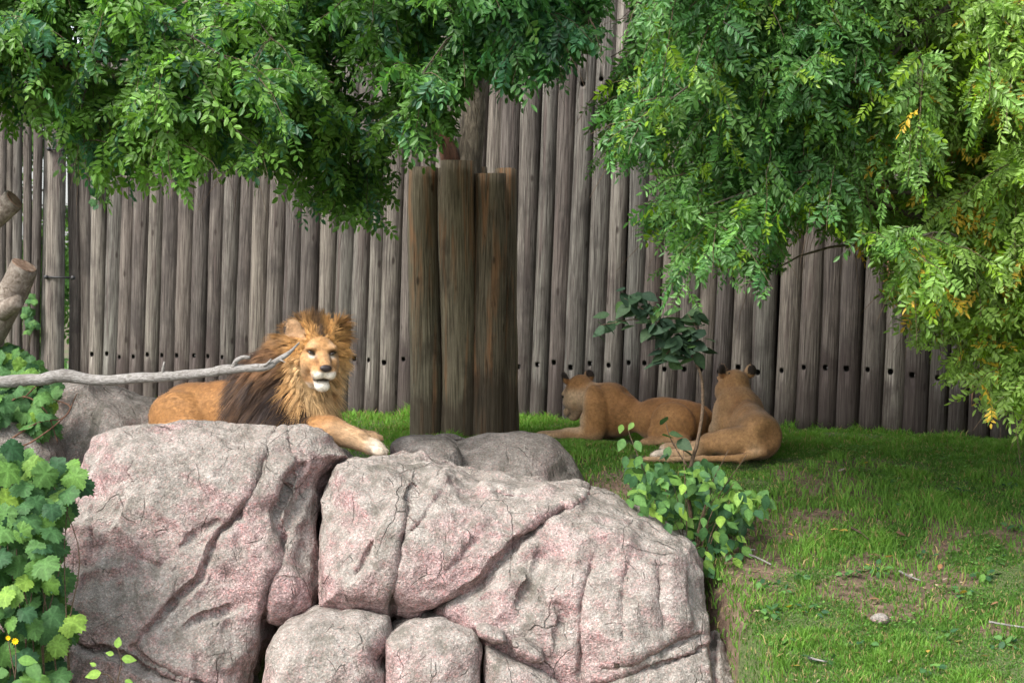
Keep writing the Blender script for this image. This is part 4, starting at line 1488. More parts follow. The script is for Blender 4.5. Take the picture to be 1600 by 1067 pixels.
# ------------------------------------------------------------------ trees with pinnate leaves
def leaflet(L, W, fold=0.25):
    """six-point pointed oval, base at origin, along +x"""
    V = np.array([[0, 0, 0], [0.32 * L, W * .46, fold * W * .4], [0.7 * L, W * .42, fold * W * .3], [L, 0, -0.05 * L], [0.7 * L, -W * .42, fold * W * .3], [0.32 * L, -W * .46, fold * W * .4]])
    F = np.array([[0, 3, 2, 1], [0, 5, 4, 3]])
    return V, F


def compound_leaf(rs, n_pairs=6, L=0.062, W=0.026, gap=0.030, droop=0.25):
    """pinnate leaf along +x: slender rachis with paired leaflets and one at the tip"""
    mb = MB()
    tot = gap * (n_pairs + 0.8)
    t = np.linspace(0, 1, 5)
    path = np.stack([t * tot, 0 * t, -droop * tot * t ** 2], 1)
    V, F = tube(path, np.linspace(0.0016, 0.0008, 5), 3, False)
    mb.add(V, F, (0.16, 0.17, 0.05))
    sh = rs.uniform(0.85, 1.15)
    droop = droop * rs.uniform(0.3, 2.2)
    n_pairs = n_pairs + int(rs.integers(-1, 2))
    for i in range(n_pairs):
        a = (i + 0.9) / (n_pairs + 0.8)
        p = np.array([a * tot, 0, -droop * tot * a * a])
        sz = (0.78 + 0.3 * math.sin(a * 3.0)) * rs.uniform(0.85, 1.12)
        for sgn in (-1, 1):
            v, f = leaflet(L * sz, W * sz)
            if rs.random() < 0.06:
                continue
            ang = sgn * rs.uniform(0.8, 1.4)
            Rm = np.array(Matrix.Rotation(ang, 3, 'Z') @ Matrix.Rotation(rs.uniform(-0.1, 0.8), 3, 'Y') @ Matrix.Rotation(rs.uniform(-.7, .7), 3, 'X'))
            k = sh * rs.uniform(0.72, 1.3)
            mb.add(v @ Rm.T + p, f, (k, k, k))
    v, f = leaflet(L, W)
    mb.add(v @ np.array(Matrix.Rotation(0.4, 3, 'Y')).T + [tot, 0, -droop * tot], f, (sh, sh, sh))
    V = np.concatenate(mb.V)
    Q = np.concatenate(mb.Q)
    return V, Q, np.concatenate(mb.C)


def frames(D, rs, tilt=0.5):
    """rotation matrices with x along D and z near up (with random roll)"""
    n = len(D)
    D = D / np.linalg.norm(D, axis=1, keepdims=True)
    up = np.tile(np.array([0, 0, 1.0]), (n, 1)) + rs.normal(0, tilt, (n, 3)) + np.array([0, -0.35, 0])
    Yv = np.cross(up, D)
    Yv /= np.linalg.norm(Yv, axis=1, keepdims=True) + 1e-9
    Zv = np.cross(D, Yv)
    return np.stack([D, Yv, Zv], 2)


def fuzzy_ok(P, polys, rs, slack=10):
    uv = project(P)
    u = uv[:, 0] + rs.normal(0, slack, len(P))
    v = uv[:, 1] + rs.normal(0, slack, len(P))
    ok = np.zeros(len(P), bool)
    for p in polys:
        ok |= in_poly(u, v, p)
    return ok


def build_tree(name, label, base, limbs, polys, depth, n_cl, twigs, leafp, colfn, seed, bark, group=None, limb_names=None, n_single=300, slack=10, outdir=None):
    rs = np.random.default_rng(seed)
    root = empty(name, base)
    tag(root, label, 'tree', group)
    base = np.asarray(base, float)
    LP = []
    for k, (pts, r0, r1, mat) in enumerate(limbs):
        path = catmull(pts, 26)
        V, F = tube(path, np.linspace(r0, r1, 26), 14, True, 0.16, seed + k)
        link(limb_names[k] if limb_names else ('trunk' if k == 0 else 'limb'), np_mesh('limb', V - base, F, M[mat]), root)
        LP.append(path[6:])
    LPa = np.concatenate(LP)
    LPa = LPa[LPa[:, 2] > min(2.75, LPa[:, 2].max())] if name == 'tree' and base[1] > 18 else LPa
    br, tw = MB(), MB()
    starts = []
    # clump centres inside the crown
    bb = np.array([[min(p[0] for p in q), min(p[1] for p in q), max(p[0] for p in q), max(p[1] for p in q)] for q in polys])
    areas = np.array([abs(sum(q[i - 1][0] * q[i][1] - q[i][0] * q[i - 1][1] for i in range(len(q)))) / 2 for q in polys])
    cents = []
    while len(cents) < n_cl:
        k = rs.choice(len(polys), p=areas / areas.sum())
        u, v = rs.uniform(bb[k, 0], bb[k, 2]), rs.uniform(bb[k, 1], bb[k, 3])
        if in_poly(np.array([u]), np.array([v]), polys[k])[0]:
            d = rs.uniform(*depth[k])
            cents.append(px(u, v - 25, d))
    LPos, LDir = [], []
    for c_ in cents:
        dd = np.linalg.norm(LPa - c_, axis=1) + 0.8 * np.maximum(0, LPa[:, 2] - c_[2])
        a = LPa[dd.argmin()]
        e = c_ - a
        L = np.linalg.norm(e)
        mid1 = a + e * 0.35 + np.array([0, 0, 0.12 * L]) + rs.normal(0, .05 * L, 3)
        mid2 = a + e * 0.72 + np.array([0, 0, 0.10 * L]) + rs.normal(0, .04 * L, 3)
        path = catmull([a, mid1, mid2, c_], 9)
        r0 = min(0.008 + 0.007 * L, 0.03)
        Vb, Fb = tube(path, np.linspace(r0, 0.004, 9), 5, True, 0.1, 3)
        link('branch', np_mesh('branch', Vb - base, Fb, M['bark']), root)
        along = e / (L + 1e-9)
        for t in range(twigs):
            s0 = path[rs.integers(4, 9)]
            dv = along * 0.7 + rs.normal(0, 0.75, 3) + np.array([0, -0.15, -0.15])
            if outdir is not None:
                dv = dv + np.array(outdir)
            dv /= np.linalg.norm(dv)
            ln = rs.uniform(0.28, 0.62)
            t_ = np.linspace(0, 1, 6)[:, None]
            pth = s0 + dv * ln * t_ + np.array([0, 0, -0.45 * ln]) * t_ ** 2 + rs.normal(0, 0.006, (6, 3))
            tip_ok = fuzzy_ok(pth[[2, 5]], polys, rs, slack)
            if not tip_ok[0]:
                continue
            tw.add(*tube(pth, np.linspace(0.0042, 0.0014, 6), 4, False))
            nl = int(ln / 0.042)
            for q_ in range(nl):
                a_ = (q_ + rs.uniform(0.2, 0.8)) / nl
                i_ = min(int(a_ * 5), 4)
                f_ = a_ * 5 - i_
                p = pth[i_] * (1 - f_) + pth[i_ + 1] * f_
                td = pth[i_ + 1] - pth[i_]
                td /= np.linalg.norm(td)
                sd_ = np.cross(td, [0, 0, 1.0])
                sd_ /= np.linalg.norm(sd_) + 1e-9
                sgn = 1 if q_ % 2 else -1
                LPos.append(p)
                LDir.append(td * 0.55 + sd_ * sgn * rs.uniform(0.5, 1.0) + np.array([0, 0, -rs.uniform(0.1, 0.75)]) + rs.normal(0, .18, 3))
    P = np.array(LPos)
    D = np.array(LDir)
    D /= np.linalg.norm(D, axis=1, keepdims=True)
    ok = fuzzy_ok(P + D * 0.14, polys, rs, slack)
    P, D = P[ok], D[ok]
    Rm = frames(D, rs, 0.75)
    NV = 14
    variants = [compound_leaf(rs, **leafp) for _ in range(NV)]
    vi = rs.integers(0, NV, len(P))
    sc = rs.uniform(0.6, 1.2, len(P))
    base_c = colfn(P, rs)
    # the leaves that show largest become parts of their own
    uv = project(P)
    vis = (uv[:, 0] > 5) & (uv[:, 0] < 1595) & (uv[:, 1] > 5) & (uv[:, 1] < 1060)
    score = np.where(vis, np.abs(Rm[:, 1, 2]) * sc / (P[:, 1] ** 2), 0)
    # in front of the mass: low distance first
    score = score * (1 + 2.0 * sstep(np.quantile(P[:, 1], 0.5), P[:, 1].min(), P[:, 1]))
    single = np.zeros(len(P), bool)
    single[np.argsort(-score)[:n_single]] = True
    mb = MB()
    for k in range(NV):
        V, Q, C = variants[k]
        m_ = (vi == k) & ~single
        n = int(m_.sum())
        if not n:
            continue
        W = np.einsum('nij,vj->nvi', Rm[m_], V) * sc[m_][:, None, None] + P[m_][:, None]
        FQ = (Q[None] + (np.arange(n) * len(V))[:, None, None]).reshape(-1, 4)
        mb.add(W.reshape(-1, 3), FQ, (base_c[m_][:, None] * C[None]).reshape(-1, 3))
    o = link('crown', mb.mesh('crown', M['leaf'], False, base), root)
    tag(o, kind='stuff')
    o = link('twigs', tw.mesh('twigs', M['twig'], True, base), root)
    tag(o, kind='stuff')
    # single leaves: shared meshes in a few tints
    tint = base_c[single]
    ids = np.flatnonzero(single)
    order = np.argsort(tint.sum(1))
    cache = {}
    for rank, q_ in enumerate(order):
        i_ = ids[q_]
        b_ = int(rank * 5 / max(len(ids), 1))
        key = (int(vi[i_]), b_)
        if key not in cache:
            V, Q, C = variants[key[0]]
            cache[key] = np_mesh('leaf', V, Q, M['leaf'], C * base_c[i_], False)
        lo_ = link('leaf', cache[key], root)
        mt = Matrix(Rm[i_].tolist()).to_4x4()
        lo_.matrix_basis = Matrix.Translation(Vector(P[i_] - base)) @ mt @ Matrix.Scale(float(sc[i_]), 4)
    return root


def col_left(P, rs):
    n = len(P)
    a = np.array([0.075, 0.19, 0.035])
    b_ = np.array([0.18, 0.35, 0.065])
    c_ = np.array([0.05, 0.15, 0.07])
    t = np.clip(0.5 + 0.55 * fbm(P, 0.7, 2, 3) + rs.normal(0, 0.22, n), 0, 1)[:, None]
    out = a * (1 - t) + b_ * t
    w = (rs.random(n) < 0.18)[:, None]
    out = np.where(w, c_, out)
    # bluer green sprays towards the trunk
    k = sstep(-0.9, 0.0, P[:, 0])[:, None] * 0.6
    return (out * (1 - k) + np.array([0.06, 0.20, 0.075]) * k) * rs.uniform(0.8, 1.25, (n, 1))


def col_right(P, rs):
    n = len(P)
    a = np.array([0.06, 0.18, 0.055])
    b_ = np.array([0.15, 0.31, 0.07])
    t = np.clip(0.5 + 0.6 * fbm(P, 0.7, 2, 8) + rs.normal(0, 0.2, n), 0, 1)[:, None]
    out = a * (1 - t) + b_ * t
    k = sstep(2.0, 3.5, P[:, 0] + 0.5 * fbm(P, 0.6, 2, 5))[:, None]
    out = out * (1 - k) + np.array([0.27, 0.42, 0.09]) * k
    yl = (rs.random(n) < 0.12 * sstep(2.2, 3.7, P[:, 0]))[:, None]
    out = np.where(yl, np.array([0.66, 0.45, 0.06]), out)
    yg = (rs.random(n) < 0.12)[:, None]
    out = np.where(yg & ~yl, np.array([0.20, 0.34, 0.02]), out)
    return out * rs.uniform(0.8, 1.2, (n, 1))


tb = np.array([-0.43, 19.0, 0.0])
polyL = [[(-160, -190), (930, -190), (945, 0), (925, 75), (890, 70), (868, 125), (800, 145), (760, 110), (725, 150), (715, 205), (652, 248), (640, 205), (612, 250), (630, 290), (598, 360), (560, 345), (520, 340),
          (468, 345), (455, 270), (425, 265), (400, 270), (350, 262), (330, 250), (300, 285), (262, 300), (240, 255), (215, 300), (180, 318), (155, 300), (140, 255),
          (105, 268), (95, 225), (60, 215), (20, 212), (0, 175), (-160, 200)]]
limbsL = [([tb, (-0.44, 19.0, 1.3), (-0.42, 19.02, 2.45), (-0.36, 19.05, 3.2), (-0.30, 19.0, 4.6), (-0.2, 18.9, 6.0)], 0.17, 0.09, 'bark'),
          ([(-0.50, 18.98, 2.0), (-0.56, 18.95, 2.5), (-0.72, 18.9, 3.1), (-1.1, 18.6, 4.2), (-1.9, 17.8, 5.2)], 0.11, 0.05, 'bark_red'),
          ([(-0.8, 18.8, 3.4), (-1.6, 17.6, 3.75), (-2.6, 16.7, 3.6), (-3.6, 16.0, 3.2)], 0.06, 0.02, 'bark'),
          ([(-0.36, 19.0, 3.4), (-0.1, 18.0, 3.8), (0.1, 17.0, 3.9), (0.3, 16.2, 3.6)], 0.05, 0.02, 'bark')]
build_tree('tree', 'leafy green tree rising out of the ring of logs', tb, limbsL, polyL, [(14.6, 17.8)], 130, 14, dict(n_pairs=5, L=0.075, W=0.034, gap=0.034), col_left, 11, 'bark',
           limb_names=['trunk', 'limb', 'limb', 'limb'])
rb = np.array([5.6, 16.3, float(ground_z(5.6, 16.3))])
polyR = [[(985, -190), (1800, -190), (1800, 640), (1600, 655), (1545, 640), (1530, 600), (1470, 605), (1465, 575), (1530, 545), (1500, 520), (1440, 540), (1412, 515), (1425, 470), (1380, 470), (1392, 420), (1345, 385),
          (1300, 350), (1240, 330), (1222, 385), (1205, 440), (1165, 478), (1130, 440), (1095, 500), (1062, 470), (1020, 455), (1000, 440), (1045, 400), (1010, 380), (990, 330), (1035, 300), (1005, 250), (935, 255), (950, 205), (918, 160), (950, 130), (955, 95), (990, 60)]]
limbsR = [([rb, (5.55, 16.3, 1.0), (5.4, 16.25, 2.4), (5.1, 16.2, 3.8), (4.7, 16.2, 5.6)], 0.17, 0.08, 'bark'),
          ([(5.42, 16.25, 2.2), (4.7, 16.1, 2.75), (3.9, 16.0, 3.05), (2.9, 15.9, 3.3), (2.0, 15.8, 3.4)], 0.07, 0.022, 'bark'),
          ([(5.5, 16.25, 1.6), (4.9, 15.9, 1.75), (4.3, 15.6, 1.7), (3.8, 15.4, 1.5)], 0.04, 0.014, 'bark'),
          ([(5.2, 16.2, 3.3), (4.2, 16.8, 3.7), (2.8, 17.2, 3.9), (1.5, 17.3, 3.8)], 0.06, 0.02, 'bark'),
          ([(5.1, 16.2, 3.7), (4.4, 15.2, 4.0), (3.6, 14.6, 3.7), (2.9, 14.3, 3.3)], 0.05, 0.018, 'bark')]
build_tree('tree', 'leafy tree with yellowing leaves overhanging the grass slope', rb, limbsR, polyR, [(13.6, 17.0)], 230, 15, dict(n_pairs=7, L=0.060, W=0.023, gap=0.026), col_right, 12, 'bark')
# trees beyond the gate section of the fence
gb = np.array([-8.2, 29.0, 0.0])
polyG = [[(-250, -420), (330, -420), (300, 60), (200, 330), (120, 640), (60, 640), (-250, 640)]]
limbsG = [([gb, gb + [0.05, 0, 2.0], gb + [0.2, 0, 4.0], gb + [0.5, 0, 7.0]], 0.16, 0.06, 'bark'),
          ([gb + [0.1, 0, 2.0], gb + [0.9, -.3, 3.0], gb + [2.0, -.5, 4.4]], 0.06, 0.02, 'bark')]
build_tree('tree', 'tree outside the enclosure seen over and through the gate section', gb, limbsG, polyG, [(27.5, 30.5)], 50, 12, dict(n_pairs=5, L=0.10, W=0.05, gap=0.05), col_left, 15, 'bark', n_single=0)

# ------------------------------------------------------------------ dead wood
bp = [(-70, 600, 15.45), (-25, 598, 15.42), (60, 593, 15.4), (98, 587, 15.38), (150, 594, 15.33), (230, 590, 15.22), (300, 585, 15.1), (360, 577, 14.98), (415, 573, 14.92), (432, 564, 14.9), (452, 551, 14.88), (468, 535, 14.88)]
br_ = [.050, .049, .048, .050, .042, .038, .036, .035, .029, .022, .016, .005]
path = catmull([px(*p) for p in bp], 90)
rad = np.interp(np.linspace(0, 11, 90), np.arange(12), br_)
o0 = px(-25, 598, 15.42)
V, F = tube(path, rad, 12, True, 0.22, 5)
broot = empty('dead_branch', o0)
tag(broot, 'bare grey dead branch lying across the boulder in front of the male lion', 'branch')
link('stem', np_mesh('stem', V - o0, F, M['deadwood']), broot)
for pts, r0, r1 in (([(254, 588, 15.17), (255, 575, 15.16), (257, 565, 15.15)], .014, .007),
                    ([(364, 576, 14.97), (369, 564, 14.94), (380, 558, 14.93), (391, 559, 14.92)], .022, .012),
                    ([(412, 572, 14.9), (420, 566, 14.88), (424, 561, 14.87)], .012, .006),
                    ([(335, 580, 15.05), (337, 572, 15.03)], .009, .004),
                    ([(437, 562, 14.88), (446, 566, 14.85)], .007, .003),
                    ([(90, 588, 15.38), (97, 579, 15.36), (106, 581, 15.35)], .012, .008)):
    pp = catmull([px(*p) for p in pts], 8)
    V, F = tube(pp, np.linspace(r0, r1, 8), 7, True, 0.15, 3)
    link('twig_stub', np_mesh('twig_stub', V - o0, F, M['deadwood']), broot)

dt = px(-170, 900, 16.6)
dt[2] = float(ground_z(dt[0], 16.6))
droot = empty('dead_tree', dt)
tag(droot, 'dead tree with two sawn-off limbs poking in beside the gate fence', 'dead tree')
V, F = tube(catmull([dt - [0, 0, .1], px(-165, 650, 16.6), px(-150, 450, 16.6), px(-140, 250, 16.6)], 20), np.linspace(0.26, 0.15, 20), 16, True, 0.15, 8)
link('trunk', np_mesh('trunk', V - dt, F, M['cutwood']), droot)
for pts, r0, r1 in (([(-160, 640, 16.6), (-60, 580, 16.45), (0, 490, 16.3), (38, 415, 16.2)], .15, .118), ([(-148, 440, 16.6), (-70, 385, 16.5), (-10, 340, 16.4), (22, 312, 16.35)], .11, .092)):
    pp = catmull([px(*p) for p in pts], 24)
    V, F = tube(pp, np.linspace(r0, r1, 24), 18, True, 0.14, 9)
    lm = link('limb', np_mesh('limb', V - dt, F, M['cutwood']), droot)
    d_ = pp[-1] - pp[-2]
    d_ /= np.linalg.norm(d_)
    V, F = tube(np.array([pp[-1] - d_ * .01, pp[-1] + d_ * 0.006]), [r1 * .93, r1 * .90], 18, True, 0.08, 4)
    link('sawn_end', np_mesh('sawn_end', V - dt, F, M['cutface'], smooth=False), lm)
V, F = tube(catmull([px(5, 485, 16.2), px(18, 478, 16.05), px(30, 470, 15.98)], 8), np.linspace(.08, .055, 8), 12, True, 0.2, 19)
link('branch_stub', np_mesh('branch_stub', V - dt, F, M['cutwood']), droot)


# ------------------------------------------------------------------ broad-leaved plants
def grape_leaf(rs, col):
    """lobed, toothed leaf about one unit wide, stalk at origin, tip at +x; veins paler"""
    th = np.linspace(-2.75, 2.75, 41)
    lob = [0.0, 0.95, -0.95, 1.95, -1.95]
    r = 0.34 + 0 * th
    for k, a in enumerate(lob):
        amp = (0.30, 0.24, 0.24, 0.14, 0.14)[k]
        r = np.maximum(r, 0.36 + amp * np.cos(np.clip((th - a) * 2.0, -1.57, 1.57)))
    r = r * (1 + 0.075 * np.where(np.arange(41) % 2 == 0, 1, -1)) * rs.uniform(0.94, 1.06, 41)
    cen = np.array([0.30, 0, 0.0])
    rim = np.stack([0.30 + r * np.cos(th), r * np.sin(th), -0.16 * r ** 1.5 + 0.05 * np.cos(th * 3 + rs.uniform(0, 6))], 1)
    mid = np.stack([0.30 + 0.5 * r * np.cos(th), 0.5 * r * np.sin(th), 0.03 + 0.02 * np.sin(th * 5)], 1)
    V = np.concatenate([[cen], mid, rim, [[0, 0, -0.02]]])
    n = 41
    T = [[0, 1 + i, 2 + i] for i in range(n - 1)] + [[0, n, 2 * n + 1], [0, 2 * n + 1, 1]] + [[n, 2 * n, 2 * n + 1], [1, 2 * n + 1, n + 1]]
    Q = [[1 + i, n + 1 + i, n + 2 + i, 2 + i] for i in range(n - 1)]
    vein = np.max([np.exp(-((th - a) / 0.07) ** 2) for a in lob], 0)
    k = np.concatenate([[1.25], 0.95 + 0.4 * vein, 0.92 + 0.25 * vein, [1.2]])
    return V, [np.array(Q), np.array(T)], np.array(col) * k[:, None]


def ovate_leaf(rs, col, narrow=0.62):
    t = np.array([0, .12, .32, .55, .78, 1.0])
    w = np.array([0, .6, 1.0, .92, .5, 0]) * 0.5 * narrow
    c_ = np.stack([t, 0 * t, -0.12 * t ** 2], 1)
    Lf = np.stack([t[1:-1], w[1:-1], 0.10 * w[1:-1] - .12 * t[1:-1] ** 2 + rs.normal(0, .012, 4)], 1)
    Rt = Lf * [1, -1, 1]
    V = np.concatenate([c_, Lf, Rt])
    Q = []
    for i in range(1, 4):
        Q += [[i, i + 1, 6 + i, 5 + i], [i + 1, i, 9 + i, 10 + i]]
    T = [[0, 1, 6], [1, 0, 10], [4, 5, 9], [5, 4, 13]]
    k = np.concatenate([np.full(6, 1.2), np.full(8, 0.95)])
    return V, [np.array(Q), np.array(T)], np.array(col) * k[:, None]


def leaf_set(fn, cols, seed, nv=2):
    rs = np.random.default_rng(seed)
    out = []
    for c_ in cols:
        for _ in range(nv):
            V, F, C = fn(rs, c_)
            out.append(np_mesh('leaf', V, F, M['vine'], C, True))
    return out


def add_leaf(root, me, pos, xdir, nrm, size, base):
    X_ = np.asarray(xdir, float)
    Z_ = np.asarray(nrm, float)
    Z_ = Z_ / np.linalg.norm(Z_)
    X_ = X_ - Z_ * X_.dot(Z_)
    X_ /= np.linalg.norm(X_) + 1e-9
    Y_ = np.cross(Z_, X_)
    Rm = Matrix(np.stack([X_, Y_, Z_], 1).tolist()).to_4x4()
    o = link('leaf', me, root)
    o.matrix_basis = Matrix.Translation(Vector(np.asarray(pos) - base)) @ Rm @ Matrix.Scale(size, 4)
    return o


def stems(root, paths, base, r0, r1, mat, name='stem', ns=6):
    for p in paths:
        P_ = catmull(p, 14)
        V, F = tube(P_, np.linspace(r0, r1, 14), ns, True, 0.08, 2)
        link(name, np_mesh(name, V - base, F, mat), root)


G1, G2, G3, G4 = (0.065, 0.155, 0.05), (0.10, 0.215, 0.055), (0.04, 0.105, 0.042), (0.17, 0.30, 0.06)
grape = leaf_set(grape_leaf, [G1, G1, G2, G3, G1, G2, G3, G4], 3)
ovate = leaf_set(ovate_leaf, [G1, G2, G3, G4], 4)
darko = leaf_set(ovate_leaf, [(0.030, 0.060, 0.034), (0.045, 0.085, 0.045), (0.075, 0.15, 0.05)], 5)


def vine_bush(name, label, cat, poly, depth, n, size, leaves, seed, base_px, stem_paths, stem_mat, rad=(0.006, 0.003), weights=None, face=(0, -1, 0.55), spread=0.45, minsep=0.0, inner=0):
    rs = np.random.default_rng(seed)
    base = base_px
    root = empty(name, base)
    tag(root, label, cat)
    poly = np.array(poly, float)
    lo, hi = poly.min(0), poly.max(0)
    k = 0
    pts = []
    tries = 0
    while k < n and tries < n * 60:
        tries += 1
        u, v = rs.uniform(lo[0], hi[0]), rs.uniform(lo[1], hi[1])
        if not in_poly(np.array([u]), np.array([v]), poly)[0]:
            continue
        d = rs.uniform(*depth(u, v)) if callable(depth) else rs.uniform(*depth)
        p = px(u, v, d)
        if minsep and pts and min(np.linalg.norm(np.array(pts) - p, axis=1)) < minsep:
            continue
        pts.append(p)
        nr = np.array(face) + rs.normal(0, spread, 3)
        xd = np.array([rs.normal(0, 0.6), -0.25, -1.0]) + rs.normal(0, .25, 3)
        me = leaves[rs.choice(len(leaves), p=weights)] if weights is not None else leaves[rs.integers(0, len(leaves))]
        sz = rs.uniform(*size)
        add_leaf(root, me, p, xd, nr, sz, base)
        k += 1
    stems(root, stem_paths, base, rad[0], rad[1], stem_mat)
    if inner:                                  # the leaves behind, too overlapped to pick apart
        mb = MB()
        k = 0
        while k < inner:
            u, v = rs.uniform(lo[0], hi[0]), rs.uniform(lo[1], hi[1])
            if not in_poly(np.array([u]), np.array([v]), poly)[0]:
                continue
            dd = depth(u, v) if callable(depth) else depth
            p = px(u, v, dd[1] + rs.uniform(-0.15, 0.3)) - base
            nr = np.array(face) + rs.normal(0, spread, 3)
            Rm = rot_to(np.array([rs.normal(0, 0.6), -0.25, -1.0]), nr)
            V, F, C = (grape_leaf if leaves is grape else ovate_leaf)(rs, [G1, G2, G3, G3][k % 4])
            mb.add(V @ Rm.T * rs.uniform(*size) + p, F, C * rs.uniform(.75, 1.2))
            k += 1
        tag(link('inner_leaves', mb.mesh('inner_leaves', M['vine']), root), kind='stuff')
    return root


vb = px(40, 1200, 13.6)
vb[2] = float(ground_z(vb[0], 13.6))
rs = np.random.default_rng(55)
sp = []
for k in range(12):
    u0 = rs.uniform(-60, 110)
    sp.append([(*[*px(u0 + rs.uniform(-30, 30), 1180, 13.6)],), px(u0, 1000, 13.35), px(u0 + rs.uniform(-40, 30), 860, 13.45), px(min(u0 + rs.uniform(-40, 40), 110), rs.uniform(720, 800), 13.7)])
vine_bush('grape_vine', 'dense grape vine with large lobed green leaves beside the tall boulder', 'vine',
          [(-60, 700), (10, 690), (40, 700), (70, 720), (95, 712), (124, 716), (122, 745), (108, 790), (95, 830), (92, 900), (100, 930), (120, 962), (108, 985), (96, 1010), (98, 1160), (-60, 1160)],
          lambda u, v: (13.05 + 0.5 * max(0, (900 - v) / 300) + 0.2 * (u > 85), 13.75 + 0.4 * max(0, (900 - v) / 300)), 300, (0.12, 0.19), grape, 31, vb, sp, M['twig'], inner=160)
v2 = px(10, 690, 15.4)
sp = [[px(-40, 700, 15.5), px(20, 640, 15.5), px(60, 600, 15.6), px(85, 585, 15.8)], [px(0, 705, 15.2), px(50, 690, 15.1), px(110, 640, 15.3), px(78, 622, 15.5)],
      [px(-20, 660, 15.3), px(30, 620, 15.4), px(70, 640, 15.3), px(90, 690, 15.2)], [px(10, 690, 15.2), px(60, 660, 15.2), px(100, 652, 15.3), px(120, 615, 15.6)]]
vine_bush('grape_vine', 'straggly vine with bare reddish stems climbing over the low dusky rock', 'vine',
          [(-60, 555), (0, 540), (30, 535), (42, 550), (60, 560), (70, 585), (88, 595), (80, 612), (85, 640), (80, 665), (65, 690), (30, 660), (0, 650), (-60, 660)],
          lambda u, v: (15.55 + 0.7 * max(0, (640 - v) / 120), 15.9 + 0.7 * max(0, (640 - v) / 120)) if v < 605 else (15.2, 15.7), 190, (0.10, 0.17), grape, 32, v2, sp, M['bark_red'], (0.008, 0.004), inner=60)
v3 = px(48, 520, 24.85)
vine_bush('ivy', 'small ivy climbing the narrow poles above the sawn limb', 'ivy', [(40, 460), (52, 458), (60, 470), (56, 490), (60, 512), (44, 520), (38, 495)], (24.75, 24.9), 26, (0.07, 0.11), grape, 33, v3,
          [[px(46, 540, 24.88), px(50, 510, 24.88), px(44, 485, 24.88), px(50, 462, 24.88)]], M['twig'], (0.005, 0.003))
v4 = px(150, 320, 24.5)
vine_bush('ivy', 'thin ivy strand hanging at the corner of the log fence', 'ivy', [(145, 255), (158, 255), (160, 300), (152, 325), (146, 310)], (23.75, 23.9), 22, (0.07, 0.10), grape, 34, v4,
          [[px(152, 200, 23.92), px(150, 260, 23.92), px(153, 300, 23.92), px(150, 322, 23.92)]], M['twig'], (0.005, 0.003))
# shrub behind the sloping boulder
sb = px(1075, 905, 14.95)
sb[2] = float(ground_z(sb[0], 14.95))
ld = lambda u, v: (14.55, 15.2)
rs = np.random.default_rng(56)
sp = []
for k in range(14):
    ue, ve = rs.uniform(1000, 1190), rs.uniform(700, 860)
    sp.append([sb + rs.normal(0, .05, 3) * [1, 1, 0], px((1075 * 1.4 + ue) / 2.4, (905 * 1.0 + ve) / 2 - 10, 14.9), px(ue, ve, rs.uniform(14.6, 15.2))])
sp.append([px(1010, 745, 14.75), px(992, 700, 14.72), px(982, 672, 14.7), px(985, 660, 14.7)])
shrub = vine_bush('shrub', 'bright green leafy shrub growing behind the end of the sloping boulder', 'shrub',
                  [(985, 705), (1015, 725), (1040, 715), (1060, 735), (1100, 715), (1130, 730), (1150, 760), (1200, 765), (1195, 800), (1165, 812), (1160, 860), (1140, 890), (1125, 935), (1105, 900), (1085, 850), (1040, 822), (965, 792), (985, 770)],
                  ld, 290, (0.075, 0.125), ovate, 41, sb, sp, M['twig'], (0.006, 0.0025), None, (0, -0.8, 0.7), 0.5, inner=260)
for (u, v, sz, k) in ((972, 663, .075, 6), (990, 660, .07, 6), (975, 685, .11, 2), (993, 688, .10, 3), (978, 712, .1, 0), (1002, 712, .1, 1), (985, 740, .10, 4), (1012, 735, .08, 0)):
    add_leaf(shrub, ovate[k], px(u, v, 14.7), (rs.normal(0, .6), -.2, -0.8), (rs.normal(0, .3), -1, .5), sz, sb)
# sapling with dark leaves
sa = px(1090, 880, 15.1)
sa[2] = float(ground_z(sa[0], 15.1))
sap = empty('sapling', sa)
tag(sap, 'thin leaning sapling with a dark leafy top in front of the lionesses', 'sapling')
main = [sa, px(1075, 760, 15.1), px(1090, 690, 15.1), px(1098, 640, 15.1), px(1096, 590, 15.1), px(1084, 560, 15.1)]
stems(sap, [main], sa, 0.017, 0.010, M['twig'], 'trunk', 8)
tops = [[px(1084, 560, 15.1), px(1068, 530, 15.1), px(1040, 505, 15.05), px(1000, 498, 15.0), px(940, 508, 14.95)], [px(1070, 535, 15.1), px(1050, 545, 15.05), px(1035, 560, 15.0)],
        [px(1082, 555, 15.1), px(1090, 520, 15.1), px(1075, 490, 15.1)], [px(1030, 503, 15.0), px(1000, 480, 15.0), px(975, 466, 15.0)], [px(1075, 730, 15.1), px(1050, 690, 15.1), px(1040, 660, 15.1)]]
stems(sap, tops, sa, 0.007, 0.003, M['twig'], 'branch')
rs = np.random.default_rng(58)
for path_ in tops:
    cp = catmull(path_, 30)
    nL = 46 if path_ is tops[0] else (24 if path_ is not tops[4] else 8)
    for q_ in range(nL):
        p = cp[int(rs.uniform(3, 29.9))] + rs.normal(0, .045, 3)
        me = darko[rs.choice(6, p=[.3, .3, .15, .15, .05, .05])]
        add_leaf(sap, me, p, (rs.normal(0, .8), rs.normal(0, .4), -0.5), np.array([0, -0.55, 0.85]) + rs.normal(0, .4, 3), rs.uniform(.10, .17), sa)
